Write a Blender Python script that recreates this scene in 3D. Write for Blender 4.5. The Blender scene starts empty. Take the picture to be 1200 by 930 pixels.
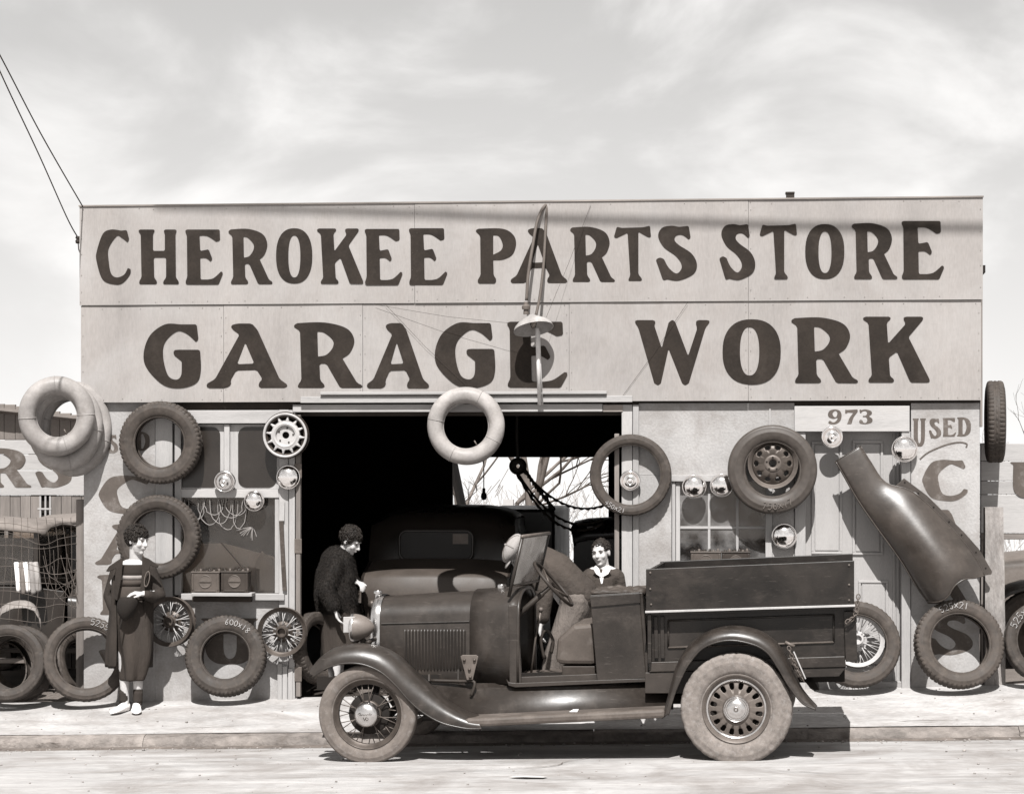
import bpy, bmesh, math, random
from mathutils import Vector, Matrix, noise
R_ = math.radians
random.seed(7)
SC = bpy.context.scene
COL = SC.collection
# ------------------------------------------------------------------ camera
CA, CF, CYH, CD, CH = R_(5.0), 2630.0, 549.0, 18.8, 2.1     # yaw, focal length (in px of a 1200 px picture), horizon row, distance, height
cd_ = bpy.data.cameras.new('camera'); cam = bpy.data.objects.new('camera', cd_); COL.objects.link(cam)
cdir = Vector((-math.sin(CA), math.cos(CA), 0)); crt = Vector((math.cos(CA), math.sin(CA), 0))
cam.location = -CD*cdir + Vector((0, 0, CH)); cam.rotation_euler = (R_(90), 0, CA)
cd_.sensor_width = 36; cd_.sensor_fit = 'HORIZONTAL'; cd_.lens = 36*CF/1200
cd_.shift_y = (CYH-465)/1200; cd_.clip_end = 3000
SC.camera = cam
CL = cam.location.copy()
# ------------------------------------------------------------------ world, sun, exposure
SUN_EL, SUN_AZ = 54.0, -2.0
W_ = bpy.data.worlds.new('World'); SC.world = W_; W_.use_nodes = True
nt = W_.node_tree; nt.nodes.clear(); N = nt.nodes.new; L = nt.links.new
out = N('ShaderNodeOutputWorld'); bg = N('ShaderNodeBackground'); L(bg.outputs[0], out.inputs[0])
sky = N('ShaderNodeTexSky'); sky.sky_type = 'NISHITA'; sky.sun_disc = False
sky.sun_elevation = R_(SUN_EL); sky.sun_rotation = R_(180+SUN_AZ); sky.air_density = 1.0; sky.dust_density = 2.0
bw = N('ShaderNodeRGBToBW'); L(sky.outputs[0], bw.inputs[0])
tc = N('ShaderNodeTexCoord')
sx = N('ShaderNodeSeparateXYZ'); L(tc.outputs['Generated'], sx.inputs[0])
def M_(op, a, b=None, c=None):
    q = N('ShaderNodeMath'); q.operation = op
    for i, v in enumerate((a, b, c)):
        if v is None: continue
        if isinstance(v, (int, float)): q.inputs[i].default_value = v
        else: L(v, q.inputs[i])
    return q.outputs[0]
zc = M_('MAXIMUM', sx.outputs[2], 0.0); zd = M_('ADD', zc, .16)
cxy = N('ShaderNodeCombineXYZ'); L(M_('DIVIDE', sx.outputs[0], zd), cxy.inputs[0]); L(M_('DIVIDE', sx.outputs[1], zd), cxy.inputs[1]); cxy.inputs[2].default_value = 3.7
n1 = N('ShaderNodeTexNoise'); n1.inputs['Scale'].default_value = 5.6; n1.inputs['Detail'].default_value = 8; n1.inputs['Roughness'].default_value = .52; n1.inputs['Distortion'].default_value = .5; cm = N('ShaderNodeMapping'); cm.inputs['Scale'].default_value = (1, 1, 1.7); cm.inputs['Location'].default_value = (.83, .1, .36); L(tc.outputs['Generated'], cm.inputs[0]); L(cm.outputs[0], n1.inputs[0])
cr = N('ShaderNodeMapRange'); cr.interpolation_type = 'SMOOTHSTEP'; L(n1.outputs[0], cr.inputs[0]); cr.inputs[1].default_value = .44; cr.inputs[2].default_value = .66
haze = M_('POWER', M_('SUBTRACT', 1.0, zc), 2.7)                 # milky air thickening towards the horizon all round
base = N('ShaderNodeMix'); base.data_type = 'FLOAT'; L(haze, base.inputs[0]); L(bw.outputs[0], base.inputs[2]); base.inputs[3].default_value = 9.4
low = M_('ADD', base.outputs[0], M_('MULTIPLY', M_('POWER', M_('SUBTRACT', 1.0, zc), 16.0), 2.6))
cl = N('ShaderNodeMix'); cl.data_type = 'FLOAT'; L(cr.outputs[0], cl.inputs[0]); L(low, cl.inputs[2]); cl.inputs[3].default_value = 11.6
mx = cl
tn = N('ShaderNodeVectorMath'); tn.operation = 'SCALE'; tn.inputs[0].default_value = (1, .985, .97); L(mx.outputs[0], tn.inputs['Scale'])
L(tn.outputs[0], bg.inputs[0]); bg.inputs[1].default_value = .05
sd = bpy.data.lights.new('sun', 'SUN'); sun = bpy.data.objects.new('sun', sd); COL.objects.link(sun)
sd.energy = 5.0; sd.angle = R_(.53); sd.color = (1, .985, .965)
sun.rotation_euler = (R_(90-SUN_EL), 0, R_(-SUN_AZ)); sun.location = (-3, -15, 20)
SC.view_settings.view_transform = 'Standard'; SC.view_settings.look = 'None'; SC.view_settings.exposure = 0.88; SC.view_settings.gamma = 1
SC.render.engine = 'CYCLES'; SC.cycles.use_denoising = True; SC.cycles.max_bounces = 6; SC.cycles.transparent_max_bounces = 12
# ------------------------------------------------------------------ pixels of the photograph -> points at a real distance
def ray(px, py): return cdir + crt*((px-600)/CF) - Vector((0, 0, 1))*((py-CYH)/CF)
def W(px, py, Y=0.0):
    w = ray(px, py); return CL + w*((Y-CL.y)/w.y)
def ppm(Y): return CF/((Y-CL.y)*math.cos(CA))                 # px per metre near the picture centre at depth Y
# the street rises to the right; the footpath rises to the wall
def road_z(x, y):
    t = max(-1.5, min(1, (y+2.8)/1.4))
    return (.011 - .045*max(0, t) - .01*max(0, -t)) + .022*x if y > -8 else .011+.022*x
def walk_z(x, y):
    t = max(0, min(1, (y+1.4)/1.4))
    return (.045+.019*x)*(1-t) + (.21+.027*x)*t
# ------------------------------------------------------------------ materials
def sep(v):
    k = min(1, max(0, (v-.02)/.28))
    return (v*(1.07-.05*k), v*(.86+.127*k), v*(.72+.25*k), 1)
MATS = {}
def mat(name, v, rough=.6, metal=0.0, var=.18, scale=3.0, fine=60.0, bump=.15, stretch=(1, 1, 1), spec=.22, stain=0.0, stain_v=.1, stain_scale=1.2, rnd=.0, coat=0.0, bdist=.003, fvar=.07, scr=0.0, scr_v=.12, fb=1.0, st2=0.0, st2_v=.1, st2_scale=.9):
    m = bpy.data.materials.new(name); m.use_nodes = True; t = m.node_tree; N = t.nodes.new; L = t.links.new
    b = t.nodes['Principled BSDF']; b.inputs['Roughness'].default_value = rough; b.inputs['Metallic'].default_value = metal
    b.inputs['Specular IOR Level'].default_value = spec
    if coat: b.inputs['Coat Weight'].default_value = coat; b.inputs['Coat Roughness'].default_value = .12
    tc = N('ShaderNodeTexCoord'); mp = N('ShaderNodeMapping'); mp.inputs['Scale'].default_value = stretch; L(tc.outputs['Object'], mp.inputs[0])
    a = N('ShaderNodeTexNoise'); a.inputs['Scale'].default_value = scale; a.inputs['Detail'].default_value = 8; a.inputs['Roughness'].default_value = .62; L(mp.outputs[0], a.inputs[0])
    f = N('ShaderNodeTexNoise'); f.inputs['Scale'].default_value = fine; f.inputs['Detail'].default_value = 5; L(mp.outputs[0], f.inputs[0])
    r1 = N('ShaderNodeMapRange'); L(a.outputs[0], r1.inputs[0]); r1.inputs[1].default_value = .3; r1.inputs[2].default_value = .7; r1.inputs[3].default_value = 1-var; r1.inputs[4].default_value = 1+var
    r2 = N('ShaderNodeMapRange'); L(f.outputs[0], r2.inputs[0]); r2.inputs[1].default_value = .3; r2.inputs[2].default_value = .7; r2.inputs[3].default_value = 1-fvar; r2.inputs[4].default_value = 1+fvar
    mu = N('ShaderNodeMath'); mu.operation = 'MULTIPLY'; L(r1.outputs[0], mu.inputs[0]); L(r2.outputs[0], mu.inputs[1])
    cur = mu.outputs[0]
    if rnd:
        oi = N('ShaderNodeObjectInfo'); r3 = N('ShaderNodeMapRange'); L(oi.outputs['Random'], r3.inputs[0]); r3.inputs[3].default_value = 1-rnd; r3.inputs[4].default_value = 1+rnd
        m2 = N('ShaderNodeMath'); m2.operation = 'MULTIPLY'; L(cur, m2.inputs[0]); L(r3.outputs[0], m2.inputs[1]); cur = m2.outputs[0]
    vs = N('ShaderNodeVectorMath'); vs.operation = 'SCALE'; vs.inputs[0].default_value = sep(v)[:3]; L(cur, vs.inputs['Scale'])
    co = vs.outputs[0]
    if stain:
        s = N('ShaderNodeTexNoise'); s.inputs['Scale'].default_value = stain_scale; s.inputs['Detail'].default_value = 9; s.inputs['Roughness'].default_value = .7; L(mp.outputs[0], s.inputs[0])
        rr = N('ShaderNodeMapRange'); L(s.outputs[0], rr.inputs[0]); rr.inputs[1].default_value = .52; rr.inputs[2].default_value = .72; rr.inputs[3].default_value = 0; rr.inputs[4].default_value = stain
        mi = N('ShaderNodeMix'); mi.data_type = 'RGBA'; L(rr.outputs[0], mi.inputs[0]); L(co, mi.inputs[6]); mi.inputs[7].default_value = sep(stain_v); co = mi.outputs[2]
    if st2:
        m4 = N('ShaderNodeTexNoise'); m4.inputs['Scale'].default_value = st2_scale; m4.inputs['Detail'].default_value = 10; m4.inputs['Roughness'].default_value = .66; m4.inputs['Distortion'].default_value = .6; L(tc.outputs['Object'], m4.inputs[0])
        r5 = N('ShaderNodeMapRange'); L(m4.outputs[0], r5.inputs[0]); r5.inputs[1].default_value = .44; r5.inputs[2].default_value = .70; r5.inputs[4].default_value = st2
        mk_ = N('ShaderNodeMix'); mk_.data_type = 'RGBA'; L(r5.outputs[0], mk_.inputs[0]); L(co, mk_.inputs[6]); mk_.inputs[7].default_value = sep(st2_v); co = mk_.outputs[2]
    if scr:
        m3 = N('ShaderNodeMapping'); m3.inputs['Scale'].default_value = (3, 3, 26); m3.inputs['Rotation'].default_value = (0, .25, 0); L(tc.outputs['Object'], m3.inputs[0])
        s2 = N('ShaderNodeTexNoise'); s2.inputs['Scale'].default_value = 3; s2.inputs['Detail'].default_value = 6; s2.inputs['Roughness'].default_value = .7; L(m3.outputs[0], s2.inputs[0])
        s3 = N('ShaderNodeMapRange'); L(s2.outputs[0], s3.inputs[0]); s3.inputs[1].default_value = .60; s3.inputs[2].default_value = .72; s3.inputs[4].default_value = scr
        mj = N('ShaderNodeMix'); mj.data_type = 'RGBA'; L(s3.outputs[0], mj.inputs[0]); L(co, mj.inputs[6]); mj.inputs[7].default_value = sep(scr_v); co = mj.outputs[2]
    L(co, b.inputs['Base Color'])
    if bump:
        bp = N('ShaderNodeBump'); bp.inputs['Strength'].default_value = bump; bp.inputs['Distance'].default_value = bdist
        ad = N('ShaderNodeMath'); ad.operation = 'MULTIPLY_ADD'; L(f.outputs[0], ad.inputs[0]); ad.inputs[1].default_value = fb; L(a.outputs[0], ad.inputs[2]); L(ad.outputs[0], bp.inputs['Height']); L(bp.outputs[0], b.inputs['Normal'])
    r4 = N('ShaderNodeMapRange'); L(a.outputs[0], r4.inputs[0]); r4.inputs[1].default_value = .25; r4.inputs[2].default_value = .75; r4.inputs[3].default_value = max(0.02, rough*.8); r4.inputs[4].default_value = min(1, rough*1.2); L(r4.outputs[0], b.inputs['Roughness'])
    MATS[name] = m; return m
def glassmat(name, tint=.8, gloss=.25):
    m = bpy.data.materials.new(name); m.use_nodes = True; t = m.node_tree; N = t.nodes.new; L = t.links.new
    t.nodes.remove(t.nodes['Principled BSDF']); o = t.nodes['Material Output']
    tr = N('ShaderNodeBsdfTransparent'); tr.inputs[0].default_value = (tint, tint*.95, tint*.9, 1)
    gl = N('ShaderNodeBsdfGlossy'); gl.inputs['Roughness'].default_value = .06; gl.inputs[0].default_value = (1, .96, .92, 1)
    df = N('ShaderNodeBsdfDiffuse'); df.inputs[0].default_value = sep(.3)
    fr = N('ShaderNodeFresnel'); fr.inputs[0].default_value = 1.5
    tcg = N('ShaderNodeTexCoord'); no = N('ShaderNodeTexNoise'); L(tcg.outputs['Object'], no.inputs[0]); no.inputs['Scale'].default_value = 6; no.inputs['Detail'].default_value = 8
    rr = N('ShaderNodeMapRange'); L(no.outputs[0], rr.inputs[0]); rr.inputs[1].default_value = .35; rr.inputs[2].default_value = .8; rr.inputs[3].default_value = .03; rr.inputs[4].default_value = gloss
    m1 = N('ShaderNodeMixShader'); L(rr.outputs[0], m1.inputs[0]); L(tr.outputs[0], m1.inputs[1]); L(df.outputs[0], m1.inputs[2])
    m2 = N('ShaderNodeMixShader'); L(fr.outputs[0], m2.inputs[0]); L(m1.outputs[0], m2.inputs[1]); L(gl.outputs[0], m2.inputs[2]); L(m2.outputs[0], o.inputs[0])
    MATS[name] = m; return m
mat('sign_paint', .238, .8, var=.14, scale=1.3, fine=45, bump=.15, stretch=(1.8, 1, .4), stain=.4, stain_v=.17, stain_scale=2.6, fvar=.07, scr=.2, scr_v=.15, st2=.45, st2_v=.33, st2_scale=1.1)
mat('letter_paint', .022, .75, var=.3, scale=4, bump=.08, stain=.35, stain_v=.06, stain_scale=3.5, spec=.1, fvar=.12)
mat('faded_letter', .075, .7, var=.22, scale=6, bump=.05, stain=.4, stain_v=.28, stain_scale=6)
mat('plaster', .30, .85, var=.18, scale=1.7, fine=50, bump=.6, stain=.55, stain_v=.12, stain_scale=3.4, fvar=.08, bdist=.005, st2=.6, st2_v=.15, st2_scale=2.0)
mat('white_wood', .30, .75, var=.14, scale=3, fine=30, bump=.3, stretch=(5, 5, .6), stain=.35, stain_v=.22, stain_scale=3, rnd=.1)
mat('white_wood_h', .30, .75, var=.14, scale=3, fine=30, bump=.3, stretch=(.6, 5, 5), stain=.35, stain_v=.22, stain_scale=3, rnd=.1)
mat('raw_wood', .17, .85, var=.3, scale=3, fine=30, bump=.5, stretch=(6, 6, .5), rnd=.25)
mat('raw_wood_h', .17, .85, var=.3, scale=3, fine=30, bump=.5, stretch=(.5, 6, 6), rnd=.25)
mat('door_paint', .29, .65, var=.08, scale=3, bump=.1, stretch=(3, 3, .6), stain=.15, stain_v=.3, stain_scale=3)
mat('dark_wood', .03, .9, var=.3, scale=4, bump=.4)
mat('sidewalk', .33, .9, var=.22, scale=2.6, fine=38, bump=.8, stretch=(.55, 1.8, 1), stain=.6, stain_v=.17, stain_scale=2.4, bdist=.012, fvar=.16, st2=.65, st2_v=.15, st2_scale=1.7)
mat('road', .31, .9, var=.22, scale=2.2, fine=34, bump=.8, stretch=(.28, 2.0, 1), stain=.6, stain_v=.14, stain_scale=1.9, bdist=.012, fvar=.16, st2=.7, st2_v=.14, st2_scale=1.5)
mat('earth', .13, .95, var=.25, scale=1.2, bump=.5, bdist=.02)
mat('kerb', .17, .95, var=.4, scale=6, fine=40, bump=1.0, stain=.8, stain_v=.06, stain_scale=5, rnd=.12, bdist=.012)
mat('rubber', .040, .7, var=.35, scale=6, fine=90, bump=.25, spec=.3, stain=.45, stain_v=.10, stain_scale=5, rnd=.28, scr=.3, scr_v=.10)
mat('rubber_dark', .045, .55, var=.2, scale=8, fine=90, bump=.15, spec=.45)
mat('rubber_dusty', .15, .9, var=.3, scale=9, fine=70, bump=.5, spec=.2, stain=.6, stain_v=.26, stain_scale=14)
mat('rubber_front', .11, .85, var=.22, scale=6, fine=60, bump=.35, spec=.25, stain=.4, stain_v=.25, stain_scale=7)
mat('tube_rubber', .25, .5, var=.25, scale=5, fine=50, bump=.5, bdist=.008, fb=.2, stain=.5, stain_v=.13, stain_scale=7, st2=.4, st2_v=.15, st2_scale=3, rnd=.1)
mat('chrome', .86, .09, metal=1, var=.05, scale=6, bump=.03, fvar=.02)
mat('chrome_dull', .62, .24, metal=1, var=.15, scale=9, bump=.06)
mat('steel_white', .33, .4, var=.15, scale=8, bump=.1, stain=.3, stain_v=.2, stain_scale=8)
mat('steel_dark', .06, .45, metal=.3, var=.3, scale=9, bump=.15)
mat('steel_grey', .10, .5, metal=.2, var=.2, scale=9, bump=.15)
mat('truck_paint', .020, .40, var=.4, scale=3.0, fine=40, bump=.30, bdist=.010, fb=.04, stain=.5, stain_v=.06, stain_scale=4.5, spec=.4, scr=.4, scr_v=.11, st2=.5, st2_v=.05, st2_scale=1.6)
mat('fender_paint', .022, .37, var=.35, scale=4, fine=40, bump=.28, bdist=.010, fb=.03, stain=.45, stain_v=.07, stain_scale=7, spec=.5, scr=.4, scr_v=.13)
mat('board_dust', .075, .6, var=.3, scale=5, fine=50, bump=.15, stain=.5, stain_v=.14, stain_scale=5)
mat('bed_paint', .010, .42, var=.5, scale=2.2, fine=35, bump=.35, bdist=.008, fb=.08, stretch=(.8, 1, 1.6), stain=.8, stain_v=.036, stain_scale=3.2, spec=.35, scr=.55, scr_v=.08, st2=.5, st2_v=.035, st2_scale=2.2)
mat('loose_fender', .040, .40, var=.35, scale=3.2, fine=40, bump=.35, bdist=.010, fb=.03, stain=.5, stain_v=.075, stain_scale=6, spec=.5, scr=.45, scr_v=.13)
mat('black_iron', .025, .55, var=.3, scale=8, bump=.2)
mat('under_black', .012, .8, var=.3, scale=4, bump=.2)
mat('car_black', .018, .3, var=.3, scale=3, bump=.04, spec=.5)
mat('car_grey', .12, .4, var=.2, scale=3, bump=.05, stain=.3, stain_v=.2, stain_scale=4)
mat('canvas', .15, .9, var=.2, scale=5, bump=.4)
mat('upholstery', .065, .55, var=.2, scale=6, bump=.15, stain=.4, stain_v=.18, stain_scale=5)
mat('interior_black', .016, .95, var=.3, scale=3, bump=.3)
mat('battery_case', .07, .5, var=.18, scale=12, bump=.15)
mat('battery_dark', .035, .5, var=.2, scale=12, bump=.2)
mat('chalk', .33, .95, var=.1, scale=30, bump=.2)
mat('chalk_faint', .14, .95, var=.15, scale=30, bump=.2)
mat('pipe_white', .55, .5, var=.15, scale=6, stretch=(4, 4, 1), stain=.4, stain_v=.2, stain_scale=5)
mat('pipe_dark', .09, .6, var=.2, scale=6)
mat('shade_enamel', .26, .35, var=.25, scale=9, stain=.4, stain_v=.5, stain_scale=6)
mat('wire', .03, .7, var=.1, scale=5, bump=0)
mat('wire_pale', .09, .7, var=.1, scale=5, bump=0)
mat('skin', .40, .55, var=.07, scale=9, bump=.05)
mat('hair', .016, .6, var=.4, scale=20, bump=.4, stain=.3, stain_v=.05, stain_scale=30)
mat('coat_cloth', .024, .9, var=.3, scale=5, fine=120, bump=.8, bdist=.03, fb=.02, stretch=(1.6, 1.6, .6))
mat('skirt_cloth', .036, .9, var=.25, scale=5, fine=120, bump=.8, bdist=.03, fb=.02, stretch=(1.8, 1.8, .4))
mat('jumper_dark', .02, .95, var=.2, scale=9, fine=150, bump=.3)
mat('jumper_light', .21, .95, var=.2, scale=9, fine=150, bump=.3)
mat('jumper_mid', .05, .95, var=.2, scale=9, fine=150, bump=.3)
mat('felt', .013, .95, var=.2, scale=9, bump=.3)
mat('shoe_white', .78, .6, var=.08, scale=9, bump=.1)
mat('shoe_dark', .03, .4, var=.2, scale=9)
mat('fur', .010, .8, var=.5, scale=25, fine=120, bump=.9, stain=.35, stain_v=.05, stain_scale=26, bdist=.01)
mat('suit', .045, .9, var=.25, scale=4, fine=120, bump=.9, bdist=.05, fb=.02)
mat('trousers', .115, .9, var=.22, scale=4, fine=120, bump=.9, bdist=.05, fb=.02, stretch=(1.6, 1.6, .7))
mat('cap_cloth', .25, .9, var=.2, scale=8, fine=140, bump=.6, bdist=.01)
mat('shirt_white', .75, .8, var=.05, scale=8, bump=.1)
mat('bark', .13, .95, var=.3, scale=5, bump=.5)
mat('twig', .07, .95, var=.2, scale=5, bump=.0)
mat('far_wood', .36, .95, var=.2, scale=.6, bump=.0)  # haze and glare of the distance put into a pale colour
mat('roof_tin', .16, .6, metal=.2, var=.25, scale=2, bump=.2)
mat('post_wood', .24, .9, var=.4, scale=3, fine=25, bump=.9, bdist=.01, stretch=(3, 3, .8), stain=.8, stain_v=.07, stain_scale=3.5, st2=.5, st2_v=.1, st2_scale=4)
mat('deck_paint', .045, .5, var=.2, scale=4, bump=.05)
mat('window_dark', .006, .35, var=.2, scale=4, bump=0)
mat('cord_pale', .24, .8, var=.1, scale=5, bump=0)
mat('blind_pale', .42, .8, var=.15, scale=2, bump=.1)
mat('blind', .13, .8, var=.15, scale=2, bump=.1)
mat('eye', .07, .4, var=.05, scale=9, bump=0)
mat('lip', .24, .6, var=.05, scale=9, bump=0)
mat('gutter', .10, .95, var=.5, scale=7, fine=40, bump=.6, stain=.6, stain_v=.2, stain_scale=8)
mat('grit', .22, .95, var=.5, scale=20, bump=.2)
mat('pale_fender', .20, .45, var=.3, scale=5, bump=.15, stain=.5, stain_v=.08, stain_scale=6)
mat('crack', .11, .95, var=.3, scale=9, bump=.2)
mat('paper', .5, .9, var=.06, scale=9, bump=.05)
mat('leather', .045, .6, var=.4, scale=9, bump=.4, stain=.5, stain_v=.16, stain_scale=12)
mat('pale_house', .52, .85, var=.1, scale=1, bump=.1)
mat('tin_board', .20, .8, var=.25, scale=3, bump=.2, stretch=(1, 1, 3), stain=.5, stain_v=.3, stain_scale=3)
glassmat('glass', .85, .07); glassmat('glass_clear', .9, .12); glassmat('glass_dirty', .75, .6); glassmat('glass_dusty', .6, 1.3)
# ------------------------------------------------------------------ mesh builder
class MB:
    def __init__(s): s.v = []; s.f = []; s.m = None
    def add(s, vs, fs):
        o = len(s.v)
        if s.m is not None: vs = [s.m @ Vector(v) for v in vs]
        s.v += [tuple(v) for v in vs]; s.f += [tuple(i+o for i in f) for f in fs]; return s
    def box(s, x0, x1, y0, y1, z0, z1):
        return s.add([(x, y, z) for x in (x0, x1) for y in (y0, y1) for z in (z0, z1)],
                     [(0, 1, 3, 2), (4, 6, 7, 5), (0, 4, 5, 1), (2, 3, 7, 6), (0, 2, 6, 4), (1, 5, 7, 3)])
    def hexa(s, q):                                            # 8 corners: 4 front, 4 back
        return s.add(q, [(0, 1, 2, 3), (7, 6, 5, 4), (0, 4, 5, 1), (1, 5, 6, 2), (2, 6, 7, 3), (3, 7, 4, 0)])
    def grid(s, rows, cu=False, cv=False, cap=False):
        n = len(rows[0]); m = len(rows); vs = [p for r in rows for p in r]; fs = []
        for i in range(m if cv else m-1):
            for j in range(n if cu else n-1):
                a, b = i*n+j, i*n+(j+1) % n; c, d = ((i+1) % m)*n+(j+1) % n, ((i+1) % m)*n+j
                fs.append((a, b, c, d))
        if cap: fs += [tuple(range(n))[::-1], tuple(range((m-1)*n, m*n))]
        return s.add(vs, fs)
    def tube(s, path, r, n=8, closed=False, cap=True):
        path = [Vector(p) for p in path]; k = len(path); rows = []; up = None
        for i, p in enumerate(path):
            if closed: t = path[(i+1) % k]-path[i-1]
            else: t = path[min(i+1, k-1)]-path[max(i-1, 0)]
            t = t.normalized() if t.length > 1e-9 else Vector((0, 0, 1))
            if up is None: up = Vector((0, 0, 1)) if abs(t.z) < .9 else Vector((0, 1, 0))
            a = t.cross(up)
            a = a.normalized() if a.length > 1e-6 else t.orthogonal().normalized()
            b = a.cross(t).normalized(); up = b
            ri = r[i] if isinstance(r, (list, tuple)) else r
            rows.append([p+(a*math.cos(q)+b*math.sin(q))*ri for q in [2*math.pi*j/n for j in range(n)]])
        return s.grid(rows, cu=True, cv=closed, cap=cap and not closed)
    def lathe(s, prof, n=48, closed=False, c=(0, 0, 0), axis='y', fr=None):
        rows = []
        for k in range(n):
            a = 2*math.pi*k/n; row = []
            for i, (r, h) in enumerate(prof):
                rr = r+(fr(k, i) if fr else 0)
                if axis == 'y': p = (c[0]+rr*math.sin(a), c[1]+h, c[2]+rr*math.cos(a))
                elif axis == 'z': p = (c[0]+rr*math.cos(a), c[1]+rr*math.sin(a), c[2]+h)
                else: p = (c[0]+h, c[1]+rr*math.cos(a), c[2]+rr*math.sin(a))
                row.append(p)
            rows.append(row)
        return s.grid(rows, cu=closed, cv=True)
    def ball(s, c, r, n=10, m=8):
        if not isinstance(r, (tuple, list)): r = (r, r, r)
        rows = [[(c[0]+r[0]*math.sin(t)*math.cos(p), c[1]+r[1]*math.sin(t)*math.sin(p), c[2]+r[2]*math.cos(t)) for p in [2*math.pi*j/n for j in range(n)]] for t in [math.pi*(i+.02)/(m+.04) for i in range(m+1)]]
        return s.grid(rows, cu=True, cap=True)
    def prism(s, poly, y0, y1):                               # polygon of (x, z), thickness along y
        n = len(poly)
        return s.add([(x, y0, z) for x, z in poly]+[(x, y1, z) for x, z in poly],
                     [tuple(range(n)), tuple(range(n, 2*n))[::-1]]+[(i, i+n, (i+1) % n+n, (i+1) % n) for i in range(n)])
    def mesh(s, name, smooth=False):
        me = bpy.data.meshes.new(name); me.from_pydata(s.v, [], s.f); me.update()
        bm = bmesh.new(); bm.from_mesh(me); bmesh.ops.recalc_face_normals(bm, faces=bm.faces); bm.to_mesh(me); bm.free()
        if smooth: me.shade_smooth()
        return me
    def build(s, name, m, parent=None, smooth=False, bev=0, sol=0, sub=0, ang=None):
        return mk(name, s.mesh(name, smooth), m, parent, bev, sol, sub, ang, smooth)
def mk(name, me, m, parent=None, bev=0, sol=0, sub=0, ang=None, smooth=False):
    o = bpy.data.objects.new(name, me); COL.objects.link(o)
    if m and not me.materials: me.materials.append(MATS[m])
    if parent: o.parent = parent
    if sol: k = o.modifiers.new('s', 'SOLIDIFY'); k.thickness = sol; k.offset = 0
    if sub: k = o.modifiers.new('u', 'SUBSURF'); k.levels = sub; k.render_levels = sub
    if bev: k = o.modifiers.new('b', 'BEVEL'); k.width = bev; k.segments = 2; k.limit_method = 'ANGLE'; k.angle_limit = R_(40)
    if smooth and ang:
        try: me.set_sharp_from_angle(angle=R_(ang))
        except Exception: pass
    return o
def tag(o, label=None, cat=None, group=None, kind=None):
    if label: o['label'] = label
    if cat: o['category'] = cat
    if group: o['group'] = group
    if kind: o['kind'] = kind
    return o
def thing(name, label, cat, loc=(0, 0, 0), rot=(0, 0, 0), group=None):
    o = bpy.data.objects.new(name, None); COL.objects.link(o); o.location = loc; o.rotation_euler = rot; o.empty_display_size = .1
    return tag(o, label, cat, group)
def inst(o, parent, loc=(0, 0, 0), rot=(0, 0, 0), scale=None):  # copy of one part, sharing its mesh
    c = o.copy(); COL.objects.link(c); c.parent = parent; c.location = loc; c.rotation_euler = rot
    if scale: c.scale = scale
    return c
def smoothpath(pts, k=6, closed=False):
    n = len(pts); o = []
    P = [Vector(p) for p in pts]
    for i in range(n if closed else n-1):
        if closed: a, b, c, d = P[i-1], P[i], P[(i+1) % n], P[(i+2) % n]
        else: a, b, c, d = P[max(i-1, 0)], P[i], P[i+1], P[min(i+2, n-1)]
        for j in range(k):
            t = j/k
            o.append(.5*((2*b)+(c-a)*t+(2*a-5*b+4*c-d)*t*t+(3*b-3*c+d-a)*t**3))
    if not closed: o.append(P[-1])
    return o
def lerp(a, b, t): return a+(b-a)*t
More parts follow.
